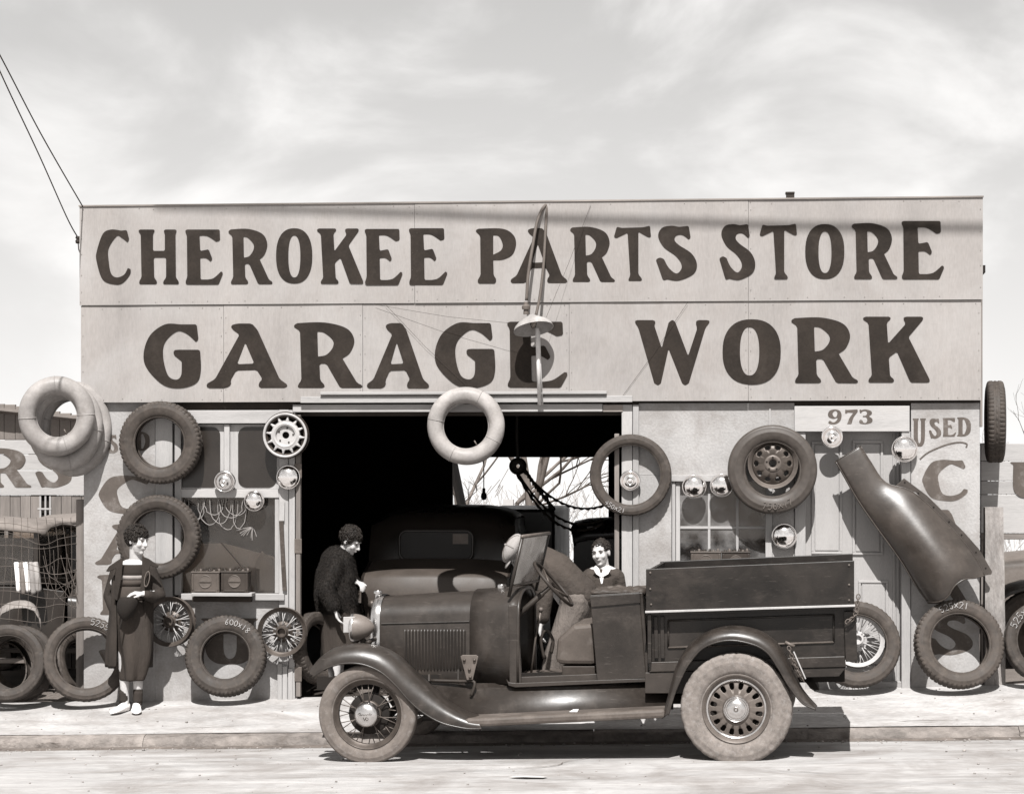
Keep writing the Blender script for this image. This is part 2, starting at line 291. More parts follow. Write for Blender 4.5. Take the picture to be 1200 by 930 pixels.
# ------------------------------------------------------------------ lettering
GL = {
'C': ["88,99 95,82 90,77 74,85* 59,88* 36,66* 36,43* 43,20* 59,13* 80,18* 91,30 99,28 97,18* 77,3* 54,0* 19,9* 1,43* 2,61* 19,92* 43,100* 72,98"],
'H': ["0,97 3,100 39,100 40,97 36,92 36,61 65,61 65,92 62,97 65,100 92,100 94,97 91,92 92,12 99,5 99,0 61,0 61,5 68,12 68,49 38,49 39,12 46,5 45,0 3,0 2,5 8,12 6,92"],
'E': ["0,97 5,89 6,14 1,4 4,0 88,0 100,21 95,24 76,12* 60,9 41,9 40,48 55,48* 67,42 72,46 62,64 40,61 38,89 59,88* 82,78 92,80 91,100 4,100"],
'R': ["0,94 5,99 45,100* 77,91* 88,73* 82,54* 71,45 92,8 100,4 99,0 68,0 48,37 38,37 39,12 46,4 44,0 7,0 7,5 12,12 10,87", "35,86 45,84* 57,73* 57,62* 48,51* 36,48"],
'O': ['O', (34, 67, 11, 87)],
'K': ["0,96 3,100 41,100 42,96 36,91 38,59 64,89 60,97 63,100 89,100 90,96 68,69 100,3 98,0 71,0 51,47 39,38 41,9 47,5 46,0 9,0 9,5 14,10 9,90"],
'P': ["0,95 6,99 66,99* 93,88* 100,71* 91,52* 68,43* 44,42 45,15 52,7 49,0 8,0 5,5 13,15 12,86", "44,87 58,85* 67,71* 63,60* 44,52"],
'A': ["30,97 38,100 56,100 63,90 90,14 100,5 98,0 65,0 64,7 69,14 62,28 37,27 30,12 31,5 25,0 2,0 0,6 11,14 41,83 32,91", "48,71 59,38 38,37"],
'T': ["0,79 8,98 21,96 78,97 97,100 100,79 92,79 66,89 66,12 76,4 74,0 40,0 39,3 44,10 37,87 7,77"],
'S': ["80,99 85,77 80,74 65,82* 50,81* 46,73* 57,64* 87,49* 100,30* 92,12* 57,0* 28,2 18,0 0,38 10,42 20,39 32,23* 50,13* 62,21* 61,32* 47,45* 20,60* 6,80* 15,95* 37,99* 57,97"],
'G': ["92,98 95,75 91,71 74,84* 57,87* 37,70* 34,47* 42,20* 56,13* 65,20* 66,41 52,51 52,58 58,59 96,59 98,56 99,26* 91,8* 64,0* 34,5* 6,30* 0,53* 11,81* 37,98* 64,98"],
'W': ["0,97 2,100 26,100 28,96 26,92 36,57 45,96 50,100* 54,97 71,45 83,87 81,96 83,100 98,100 100,97 94,88 72,3 67,0* 63,3 45,56 35,3 31,0* 26,3 5,88"],
'U': ["0,100 46,100 46,96 40,92 40,28* 51,12* 62,28* 62,92 56,96 56,100 100,100 100,96 93,92 92,28* 76,4* 50,0* 24,4* 8,28* 8,92 0,96"],
'D': ["0,100 55,100* 92,82* 100,50* 92,18* 55,0* 0,0 0,5 9,10 9,90 0,95", "40,88 54,86* 68,50* 54,14* 40,12"],
'9': ["50,100* 85,90* 98,60* 88,22* 55,0* 12,2* 4,14 14,24 40,12* 62,24* 68,42* 40,36* 8,48* 2,70* 16,92*", "50,89* 34,72* 44,50* 60,50* 68,72* 62,86*"],
'7': ["4,100 14,96 96,100 98,84 66,44* 52,4 46,0 16,0 20,6 36,42* 64,76 24,78* 10,70 2,74"],
'3': ["8,76 4,96 12,100 18,95 50,100* 90,88* 94,68* 76,53* 98,36* 94,12* 52,0* 12,4* 2,18* 12,30* 26,24* 34,10* 52,10* 62,28* 52,46* 28,48 30,57 50,58* 60,74* 50,88* 28,86* 16,74"],
}
def contour(s):
    pts = []
    for w in s.split():
        sm = w.endswith('*'); x, y = w.rstrip('*').split(','); pts.append((float(x)/100, float(y)/100, sm))
    n = len(pts); o = []
    for i in range(n):
        b = pts[i]; c = pts[(i+1) % n]; a = pts[i-1]; d = pts[(i+2) % n]
        B, C = Vector(b[:2]), Vector(c[:2]); A = Vector(a[:2]) if b[2] else B-(C-B)*.3; D = Vector(d[:2]) if c[2] else C+(C-B)*.3
        if not b[2] and not c[2]:
            l = (C-B).length; r = min(.022, l*.3); u = (C-B).normalized(); o += [B+u*r, C-u*r]; continue
        lo = 0.0
        for j in range(6):
            t = j/6 if (b[2] or j) else .06
            o.append(.5*((2*B)+(C-A)*t+(2*A-5*B+4*C-D)*t*t+(3*B-3*C+D-A)*t**3))
        if not c[2]: t = .96; o.append(.5*((2*B)+(C-A)*t+(2*A-5*B+4*C-D)*t*t+(3*B-3*C+D-A)*t**3))
    return o
def superell(x0, x1, y0, y1, p=2.35, n=44):
    o = []
    for k in range(n):
        a = 2*math.pi*k/n; c, s_ = math.cos(a), math.sin(a)
        o.append(Vector((lerp(x0, x1, .5+.5*math.copysign(abs(c)**(2/p), c)), lerp(y0, y1, .5+.5*math.copysign(abs(s_)**(2/p), s_)))))
    return o
GC = {}
def glyph(ch, hole=None):
    key = (ch, hole)
    if key in GC: return GC[key]
    g = GL[ch]
    if g[0] == 'O': h = hole or g[1]; cs = [superell(0, 1, 0, 1), superell(h[0]/100, h[1]/100, h[2]/100, h[3]/100)]
    else: cs = [contour(c) for c in g]
    cu = bpy.data.curves.new('g', 'CURVE'); cu.dimensions = '2D'; cu.fill_mode = 'BOTH'; cu.extrude = .01
    for c in cs:
        s = cu.splines.new('POLY'); s.points.add(len(c)-1); s.use_cyclic_u = True
        for p, q in zip(s.points, c): p.co = (q.x, q.y, 0, 1)
    ob = bpy.data.objects.new('g', cu); COL.objects.link(ob)
    dg = bpy.context.evaluated_depsgraph_get(); me = bpy.data.meshes.new_from_object(ob.evaluated_get(dg))
    vs = [v.co.copy() for v in me.vertices]; fs = [tuple(p.vertices) for p in me.polygons]
    bpy.data.objects.remove(ob); bpy.data.curves.remove(cu); bpy.data.meshes.remove(me)
    GC[key] = (vs, fs); return GC[key]
def letter(ch, x0, x1, y0, y1, Y, m, parent, hole=None, slant=0.0, name='letter', th=.0015):
    vs, fs = glyph(ch, hole); mb = MB(); V = []
    for v in vs:
        p = W(lerp(x0, x1, v.x)+slant*(v.y-.5), lerp(y1, y0, v.y), Y)
        V.append((p.x, Y-th if v.z < 0 else Y, p.z))
    V = [(x, y, z) for x, y, z in V]
    # front face must be the camera side
    mb.add(V, fs); return mb.build(name, m, parent)
def ribbon(pts, w, Y0, Y1, name, m, parent):                   # flat painted stroke on an x-z plane
    mb = MB(); P = [Vector((p[0], p[1])) for p in pts]; n = len(P); rows = []
    for i in range(n):
        t = (P[min(i+1, n-1)]-P[max(i-1, 0)]).normalized(); q = Vector((-t.y, t.x)); wi = w[i] if isinstance(w, list) else w
        a, b = P[i]+q*wi/2, P[i]-q*wi/2
        rows.append([(a.x, Y0, a.y), (b.x, Y0, b.y), (b.x, Y1, b.y), (a.x, Y1, a.y)])
    mb.grid(rows, cu=True, cap=True); return mb.build(name, m, parent)
# ------------------------------------------------------------------ the setting
def rng(a, b, st): n = max(1, round((b-a)/st)); return [lerp(a, b, i/n) for i in range(n+1)]
def cx(x): return max(-14, min(14, x))
xs = [-700, -200, -60, -25]+rng(-14, 14, .25)+[25, 60, 200, 700]
mb = MB(); ys = [-700, -150, -40, -15]+rng(-8.2, -1.38, .2)
mb.grid([[(x, y, road_z(cx(x), y)+.004*noise.noise((x*1.3, y*2.5, 0))) for x in xs] for y in ys]); tag(mb.build('road', 'road', smooth=True), kind='structure')
mb = MB(); ys = rng(-1.28, .1, .1)
mb.grid([[(x, y, walk_z(cx(x), y)+.006*noise.noise((x*1.1, y*3, 4))) for x in xs] for y in ys]); walk = tag(mb.build('sidewalk', 'sidewalk', smooth=True), kind='structure')
mb = MB(); ys = [.06, 1, 2, 4, 8, 12, 20, 40, 100, 300, 1200]
mb.grid([[(x, y, walk_z(cx(x), 0)-.012-.06*max(0, y-12)) for x in xs] for y in ys]); tag(mb.build('ground', 'earth', smooth=True), kind='structure')
ks = [-14, -9.4, -7.6, -5.9, -4.3, W(167, 870, -1.4).x, -1.05, .75, 2.4, 4.0, 5.8, 7.6, 9.5, 14]
for a, b in zip(ks, ks[1:]):                                   # worn kerb stones
    mb = MB(); rows = []; dz = random.uniform(-.012, .008)
    for x in rng(a+.0015, b-.0015, .045):
        t = min(x-a, b-x); ch = .02*max(0, 1-t/.07); tz = walk_z(x, -1.4)+dz; bz = road_z(x, -1.4)-.06
        q = lambda k: .026*noise.noise((x*4, k*3.1, 1.7))+.016*noise.noise((x*15, k*2.1, 5))
        rows.append([(x, -1.415+q(1)*.5, bz), (x, -1.41+q(2)*.7, lerp(bz, tz, .6)), (x, -1.40+q(3)+ch, tz-.03+q(4)*.7), (x, -1.375+q(5)*.6, tz-.004-ch*.5+q(6)*.4), (x, -1.33, tz+.001+q(7)*.3), (x, -1.25, walk_z(x, -1.25)-.002), (x, -1.25, bz)])
    mb.grid(rows, cu=True, cap=True); mb.build('kerb_stone', 'kerb', walk, smooth=True, ang=50)
# ------------------------------------------------------------------ the garage
BL = thing('garage_building', 'long low parts store and garage with painted sign front and open bay', 'building', (0, 0, .2))
BL.location = (0, 0, 0)
def FB(name, m, x0, x1, y0, y1, Yf, Yb, parent=None, bev=.004, zb=None):
    a = W(x0, (y0+y1)/2, Yf); b = W(x1, (y0+y1)/2, Yf); c = W((x0+x1)/2, y0, Yf).z; d = W((x0+x1)/2, y1, Yf).z
    if zb is not None: d = zb
    mb = MB(); mb.box(a.x, b.x, Yf, Yb, d, c); return mb.build(name, m, parent or BL, bev=bev)
XL, XR = W(97, 480).x, W(1149, 480).x
ZT, ZM, ZB = 4.322, 3.486, 2.662
def panel(x0, x1, z0, z1, Yf, Yb):
    mb = MB(); nx, nz = 8, 5; rows = []                        # slightly buckled sheet
    for j in range(nz+1):
        rows.append([(lerp(x0, x1, i/nx), Yf-.003*noise.noise((lerp(x0, x1, i/nx)*1.7, j*.9, z0)), lerp(z0, z1, j/nz)) for i in range(nx+1)])
    mb.grid(rows); mb.grid([[(x, Yf+.02, z) for x, y, z in r] for r in rows]); n = (nx+1)*(nz+1)
    for a in ([i for i in range(nx+1)], [nz*(nx+1)+i for i in range(nx+1)], [j*(nx+1) for j in range(nz+1)], [j*(nx+1)+nx for j in range(nz+1)]):
        mb.f += [(p, q, q+n, p+n) for p, q in zip(a, a[1:])]
    o = mb.build('sign_panel', 'sign_paint', BL, smooth=True, ang=30)
    return o
up = [W(x, 300, -.07).x for x in (93, 486, 877, 1152)]; lo = [W(x, 410, -.06).x for x in (94.5, 262, 425, 667, 877, 1150)]
PU = [panel(a+.0015, b-.0015, ZM, ZT, -.07-.002*(i % 2), 0) for i, (a, b) in enumerate(zip(up, up[1:]))]
PL = [panel(a+.0015, b-.0015, ZB, ZM-.004, -.056-.002*(i % 2), 0) for i, (a, b) in enumerate(zip(lo, lo[1:]))]
mb = MB(); mb.box(up[0]+.01, up[-1]-.01, -.035, .08, ZB+.03, ZT-.01); mb.build('parapet', 'raw_wood_h', BL)
mb = MB(); mb.box(up[0]-.004, up[-1]+.004, -.082, .09, ZT, ZT+.012); mb.build('coping', 'raw_wood_h', BL)
UPR = [('C', 112.7, 153.5, 269, 333.4), ('H', 162, 210, 269, 333), ('E', 216.8, 261.5, 269, 333.3), ('R', 267, 319.5, 268.3, 333), ('O', 323.5, 366, 267.5, 332.2), ('K', 371, 426, 267.8, 332.5), ('E', 427, 472, 268.3, 334), ('E', 478.8, 524.5, 267.5, 334),
 ('P', 557, 604.8, 267.4, 332.2), ('A', 598, 665.2, 267.4, 331.8), ('R', 667.4, 720.8, 266, 330.5), ('T', 719.3, 763, 264.5, 329.3), ('S', 768.4, 816.7, 264, 328.8), ('S', 842.8, 885, 262, 327.8), ('T', 890, 934, 262, 327), ('O', 943.6, 989.5, 262.6, 327), ('R', 997.2, 1051.8, 261.6, 327), ('E', 1056, 1106.7, 259, 327.3)]
LWR = [('G', 168.3, 236, 378.5, 454.6), ('A', 241.5, 337.3, 379, 454.6), ('R', 343.4, 425, 377.8, 454.6), ('A', 429.5, 503.3, 378.5, 455), ('G', 509.6, 580.9, 376.9, 454.5), ('E', 593.7, 665.7, 376.9, 454), ('W', 743.7, 832, 375, 451.3), ('O', 846.7, 915, 374, 450.5), ('R', 926.2, 1005.7, 372, 448.7), ('K', 1010.6, 1090, 371, 448)]
def host(ps, ed, x0): 
    X = W(x0, 300, -.07).x
    for p, b in zip(ps, ed[1:]):
        if X < b: return p
    return ps[-1]
for ch, a, b, c, d in UPR: letter(ch, a, b, c, d, -.0738, 'letter_paint', host(PU, up, (a+b)/2))
for ch, a, b, c, d in LWR: letter(ch, a, b, c, d, -.0598, 'letter_paint', host(PL, lo, (a+b)/2), hole=(30, 63, 14, 88) if ch == 'O' else None)
# walls of the front
FB('wall_panel', 'plaster', 98, 182, 470, 900, 0, .12, zb=-.1)
FB('wall_panel', 'plaster', 182, 327, 703, 900, .004, .12, zb=-.1)
FB('batten', 'white_wood', 182, 202, 480, 703, -.014, .10)
FB('batten', 'white_wood', 204.5, 212, 497, 697, -.008, .10)
FB('fascia_board', 'white_wood_h', 203, 343, 480.5, 496, -.022, .1)
FB('fascia_board', 'dark_wood', 98, 1148, 466, 480.5, .01, .1)  # dark strip in the recess under the sign, shade put into its colour
FB('window_sill', 'white_wood_h', 212, 333, 695.5, 703, -.05, .12)
FB('shelf', 'white_wood_h', 224, 295, 694.5, 698.5, -.21, -.052)
FB('under_shelf_strip', 'dark_wood', 225, 294, 699, 705, -.12, -.052)  # plain dark strip along the whole length below the shelf
FB('post', 'white_wood', 327, 338, 480, 860, -.02, .12, zb=.1)
FB('post', 'white_wood', 338.6, 345.5, 484, 860, -.032, .12, zb=.1)
gp = FB('gate_rail', 'raw_wood', 346.5, 352, 486, 860, -.04, .02, zb=.18)
for y in (552, 640, 790): FB('hinge', 'steel_grey', 345, 353.5, y-9, y+8, -.047, -.041, gp, bev=.002)
for i, x in enumerate((325, 331, 337.5)): FB('foot_board', 'white_wood', x, x+5.5, 777+3*i, 860, -.037-.004*i, -.021, zb=.12)
# left window: two upper lights, one wide lower light
wn = thing('w', '', ''); wn.name = 'window'; [wn.pop(k, None) for k in ('label', 'category')]; wn.parent = BL
def rrect(x0, x1, y0, y1, r, Y, n=6):
    o = []
    for (cx_, cy_, a0) in ((x1-r, y0+r, 0), (x0+r, y0+r, 90), (x0+r, y1-r, 180), (x1-r, y1-r, 270)):
        for k in range(n+1):
            a = R_(a0+90*k/n); p = W(cx_+r*math.cos(a), cy_-r*math.sin(a), Y); o.append((p.x, p.z))
    return o
FB('frame', 'white_wood_h', 212, 327, 573, 583, .0, .08, wn)
FB('frame', 'white_wood', 262.5, 269, 497, 573, .0, .08, wn)
FB('frame', 'white_wood', 322, 327, 583, 695, .012, .08, wn)
for x0, x1 in ((212, 262.5), (269, 327)):
    FB('window_sheet', 'white_wood', x0, x1, 497, 573, .03, .06, wn)
for x0, x1 in ((205, 258), (279, 324)):
    mb = MB(); mb.prism(rrect(x0, x1, 500, 571, 10, .024), .0245, .029); mb.build('pane', 'car_black', wn)
FB('pane', 'glass', 212, 322, 583, 695.5, .05, .054, wn, bev=0)
FB('pane_backing', 'interior_black', 205, 330, 575, 700, .22, .24, wn, bev=0)  # black backing sheet added so the space behind the glass reads dark
mb = MB(); q = [W(x, y, .13) for x, y in ((214, 637), (262, 636), (322, 652), (322, 695), (214, 695))]
mb.prism([(p.x, p.z) for p in q], .13, .135); mb.build('card_board', 'blind_pale', wn)
mb = MB(); q = [W(x, y, .11) for x, y in ((299, 660), (307, 645), (322, 660), (322, 695), (300, 695))]
mb.prism([(p.x, p.z) for p in q], .11, .114); mb.build('card_board', 'white_wood', wn)
rn = random.Random(5)
for k in range(9):                                             # loops of thin cord hanging behind the glass
    x = rn.uniform(228, 290); w = rn.uniform(7, 14); d = rn.uniform(18, 40); pts = []
    for j in range(13):
        a = math.pi*j/12; p = W(x-w*math.cos(a)+rn.uniform(-1, 1), 585+d*math.sin(a)**.7, .044-.003*k); pts.append(p)
    mb = MB(); mb.tube(pts, .0030, 5); mb.build('cord', 'cord_pale', wn)
for k in range(8):
    a0 = W(296, 617, .04); a = R_(200+k*12+rn.uniform(-8, 8)); l = rn.uniform(.06, .17)
    mb = MB(); mb.tube([a0, a0+Vector((math.cos(a)*l*.6, 0, math.sin(a)*l*.35)), a0+Vector((math.cos(a)*l, 0, math.sin(a)*l*.7))], .0030, 5); mb.build('cord', 'cord_pale', wn)
mb = MB(); mb.tube([W(259, 635, .045), W(272, 650, .045), W(286, 667, .045), W(295, 685, .045)], .006, 6); mb.build('cord', 'wire', wn)
# beam over the bay
FB('ledge', 'white_wood_h', 375, 711, 458.5, 462, -.10, -.062)
FB('beam_board', 'white_wood_h', 352, 741, 464, 471.5, -.075, -.03)
FB('beam_board', 'white_wood_h', 343, 706, 473.5, 482.5, -.030, .1)
FB('beam_board', 'raw_wood_h', 706.5, 730, 474, 482.5, -.024, .1)
FB('beam', 'dark_wood', 340, 735, 482, 487, .03, .12)
# right of the bay
FB('post', 'white_wood', 728.5, 741, 474, 860, -.018, .12, zb=.1)
FB('post', 'white_wood', 741.6, 748.5, 474, 860, -.026, .12, zb=.1)
FB('gate_rail', 'raw_wood', 720, 725.5, 508, 860, -.01, .05, zb=.18)
FB('wall_panel', 'plaster', 748.5, 931, 472, 557, 0, .12)
FB('wall_panel', 'plaster', 748.5, 787, 557, 900, 0, .12, zb=-.1)
FB('wall_panel', 'plaster', 787, 931, 704, 900, 0, .12, zb=-.1)
FB('wall_panel', 'plaster', 905, 931, 557, 704, 0, .12)
FB('wall_panel', 'plaster', 1067.5, 1148, 472, 900, 0, .12, zb=-.1)
FB('wall_panel', 'plaster', 931, 1067.5, 798, 900, .0, .12, zb=-.1)
FB('batten', 'white_wood', 901, 903.5, 478, 556, -.008, 0)
w2 = thing('w', '', ''); w2.name = 'window'; [w2.pop(k, None) for k in ('label', 'category')]; w2.parent = BL
FB('frame', 'white_wood_h', 787, 905, 556.5, 564, -.03, .1, w2)
FB('frame', 'white_wood', 787.5, 791.5, 564, 704, -.012, .1, w2); FB('frame', 'white_wood', 792, 797, 564, 704, .0, .1, w2)
FB('frame', 'white_wood', 897, 905, 564, 704, -.012, .1, w2)
FB('muntin', 'white_wood_h', 797, 897, 616.5, 619.5, .045, .07, w2, bev=.002)
for x in (829.5, 862.5):
    FB('muntin', 'white_wood', x, x+3, 564, 616.4, .046, .07, w2, bev=.002); FB('muntin', 'white_wood', x, x+3, 619.6, 704, .046, .07, w2, bev=.002)
for x0, x1 in ((797, 829.5), (832.5, 862.5), (865.5, 897)):
    for y0, y1 in ((564, 616.4), (619.6, 704)): FB('pane', 'glass_dirty', x0, x1, y0, y1, .056, .059, w2, bev=0)
FB('pane_backing', 'blind', 797, 897, 560, 704, .12, .13, w2, bev=0)
FB('pane_backing', 'dark_wood', 795, 899, 560, 710, .2, .22, w2, bev=0)
# shop door
FB('lintel_board', 'white_wood_h', 931, 1066, 475.5, 505.5, -.032, .1)
FB('door_post', 'white_wood', 931.5, 944, 506, 860, -.012, .16, zb=.2); FB('door_post', 'white_wood', 1056.5, 1067, 505.5, 860, -.02, .16, zb=.2)
dr = FB('door', 'door_paint', 944, 1056.5, 506, 797, .11, .15, bev=0)
def dpanel(x0, x1, y0, y1):
    FB('door_panel', 'door_paint', x0+4, x1-4, y0+4, y1-4, .100, .1095, dr, bev=.006)
    for a in ((x0, x1, y0, y0+3), (x0, x1, y1-3, y1), (x0, x0+3, y0+3, y1-3), (x1-3, x1, y0+3, y1-3)): FB('moulding', 'door_paint', *a, .094, .1095, dr, bev=.004)
for a in ((951, 987, 517, 649), (999, 1035, 516, 650), (951, 987, 680, 782), (1006, 1041, 680, 782)): dpanel(*a)
mb = MB(); k = W(949, 668, .09); mb.ball((k.x, .075, k.z), .025, 12, 8); mb.build('door_knob', 'steel_grey', dr, smooth=True)
for x in (1046, 1050.5): FB('batten', 'door_paint', x, x+3, 507, 797, .098, .1095, dr, bev=.002)
LT = [c for c in BL.children if c.name.startswith('lintel')][0]
for ch, a, b in (('9', 970, 986.6), ('7', 990, 1005.5), ('3', 1006.5, 1022.5)): letter(ch, a, b, 479.5, 496.8, -.0325, 'faded_letter', LT)
WR = BL
for ch, a, b, c, d in (('U', 1069.6, 1085, 490, 523), ('S', 1088.4, 1103, 490, 513.7), ('E', 1104.5, 1120.5, 489.5, 511.5), ('D', 1121.6, 1137.8, 489, 511), ('C', 1081, 1134.5, 538.5, 587), ('A', 1080, 1136, 597, 647), ('R', 1083, 1137, 657, 707), ('S', 1085, 1140, 718, 767)): letter(ch, a, b, c, d, -.0005, 'faded_letter', WR)
for ch, a, b, c, d in (('U', 108, 123, 508, 540), ('S', 126, 138.5, 509, 531), ('E', 141, 156, 508, 529), ('D', 159, 175.5, 506, 528), ('C', 116, 178, 557, 602), ('A', 111, 177, 614, 661.5), ('R', 113, 177, 673, 720), ('S', 115, 176, 730, 782)): letter(ch, a, b, c, d, -.0005, 'faded_letter', WR)
letter('U', 236, 302, 724, 778, .0035, 'faded_letter', WR)
pp = [W(x, y) for x, y in ((1078, 538), (1086, 531), (1098, 525), (1112, 520), (1125, 518), (1133, 520), (1132, 524))]
ribbon([(p.x, p.z) for p in smoothpath(pp, 5)], .011, -.004, -.0005, 'letter_flourish', 'faded_letter', WR)
# side walls, roof and the dark inside
zf = lambda x: walk_z(x, 0)
for X, s in ((XL, 1), (XR, -1)):
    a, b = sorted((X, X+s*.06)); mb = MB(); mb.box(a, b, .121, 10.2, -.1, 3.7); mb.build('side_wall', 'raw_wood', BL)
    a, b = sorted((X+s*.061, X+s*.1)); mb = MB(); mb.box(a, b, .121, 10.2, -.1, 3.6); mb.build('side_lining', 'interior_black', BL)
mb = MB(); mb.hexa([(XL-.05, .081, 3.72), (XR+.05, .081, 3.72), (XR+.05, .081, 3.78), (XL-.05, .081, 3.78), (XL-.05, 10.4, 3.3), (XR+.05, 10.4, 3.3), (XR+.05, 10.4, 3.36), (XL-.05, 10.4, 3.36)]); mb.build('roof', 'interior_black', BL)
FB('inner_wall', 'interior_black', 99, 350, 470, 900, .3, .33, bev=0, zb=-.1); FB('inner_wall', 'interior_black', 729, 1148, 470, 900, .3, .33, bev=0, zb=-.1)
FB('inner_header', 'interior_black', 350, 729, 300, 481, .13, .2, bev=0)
xa, xb, zt = W(530, 560, 10).x, W(713, 560, 10).x, W(620, 535.5, 10).z
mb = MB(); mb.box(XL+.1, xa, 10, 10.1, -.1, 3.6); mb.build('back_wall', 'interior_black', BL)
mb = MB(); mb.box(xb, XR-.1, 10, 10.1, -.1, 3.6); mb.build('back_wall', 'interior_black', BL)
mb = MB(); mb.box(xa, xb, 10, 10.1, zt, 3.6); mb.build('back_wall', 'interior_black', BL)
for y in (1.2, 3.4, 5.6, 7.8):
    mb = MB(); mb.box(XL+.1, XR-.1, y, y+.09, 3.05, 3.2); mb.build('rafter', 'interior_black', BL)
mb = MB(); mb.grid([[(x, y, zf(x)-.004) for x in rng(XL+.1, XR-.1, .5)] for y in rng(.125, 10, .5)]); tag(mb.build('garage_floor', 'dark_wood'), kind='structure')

# ------------------------------------------------------------------ cracks, grit and dirt on the footpath and road
rn = random.Random(17)
def crack(x, y, zf_, n, step, ang, parent, w0=.006):
    P = []; a = ang
    for i in range(n): P.append((x, y)); a += rn.uniform(-.5, .5); a = lerp(a, ang, .3); x += step*math.cos(a); y += step*math.sin(a)*.7
    mb = MB(); rows = []
    for i, (px_, py_) in enumerate(P):
        t = Vector((P[min(i+1, n-1)][0]-P[max(i-1, 0)][0], P[min(i+1, n-1)][1]-P[max(i-1, 0)][1])).normalized(); q = Vector((-t.y, t.x))*w0*rn.uniform(.3, 1)*(1 if 0 < i < n-1 else .2)
        rows.append([(px_+q.x, py_+q.y, zf_(px_+q.x, py_+q.y)+.0065), (px_-q.x, py_-q.y, zf_(px_-q.x, py_-q.y)+.0065)])
    mb.grid(rows); mb.build('crack', 'crack', parent)
for x, y, a in ((-2.6, -1.1, .3), (2.7, -.12, -.9), (3.1, -1.15, .1)): crack(x, y, walk_z, rn.randint(6, 10), .06, a, walk, .004)
RD = bpy.data.objects['road']
for x, y, a in ((-3.2, -2.0, .1), (-2.2, -2.6, 0), (2.6, -1.9, .05), (3.0, -2.5, .2), (-.2, -3.3, .1), (.4, -3.25, 1.3), (1.9, -3.4, 0), (-2.9, -3.2, -.1)): crack(x, y, road_z, rn.randint(9, 18), .09, a, RD, .005)
g1 = MB()
for k in range(900):
    x = rn.uniform(-5, 5); f = rn.random(); y = -1.44-abs(rn.gauss(0, .10)) if f < .6 else (rn.uniform(-4.2, -1.45) if f < .8 else rn.uniform(-1.3, -.02))
    r = rn.uniform(.003, .011)*(1.5 if rn.random() < .06 else 1); z = (road_z if y < -1.4 else walk_z)(x, y)
    g1.ball((x, y, z+r*.4), (r, r*rn.uniform(.6, 1), r*.6), 5, 3)
tag(g1.build('grit', 'grit', None, smooth=True), 'loose grit and pebbles along the kerb and road', 'grit', kind='stuff')
g2 = MB(); rows = []
for x in rng(-6, 6, .06): w = .10+.06*noise.noise((x*2, 0, 7)); rows.append([(x, -1.398, road_z(x, -1.4)+.012), (x, -1.43-w*.4, road_z(x, -1.43)+.012), (x, -1.44-w, road_z(x, -1.44-w)+.001)])
g2.grid(rows); g2.build('gutter_dirt', 'gutter', RD, smooth=True)

for ps, ed, z0, z1, Yn in ((PU, up, ZM, ZT, -.075), (PL, lo, ZB, ZM-.004, -.061)):      # nail heads round each sheet
    for p, a, b in zip(ps, ed, ed[1:]):
        nb = MB()
        for x in rng(a+.03, b-.03, .16):
            for z in (z0+.025, z1-.025):
                if rn.random() < .6: nb.lathe([(.001, -.0012), (.0028, -.0008), (.003, .002)], 5, c=(x+rn.uniform(-.02, .02), Yn, z+rn.uniform(-.006, .006)))
        for z in rng(z0+.1, z1-.1, .16):
            for x in (a+.02, b-.02): nb.lathe([(.001, -.0012), (.0028, -.0008), (.003, .002)], 5, c=(x, Yn, z+rn.uniform(-.02, .02)))
        tag(nb.build('nail_heads', 'steel_grey', p, smooth=True), kind='stuff')
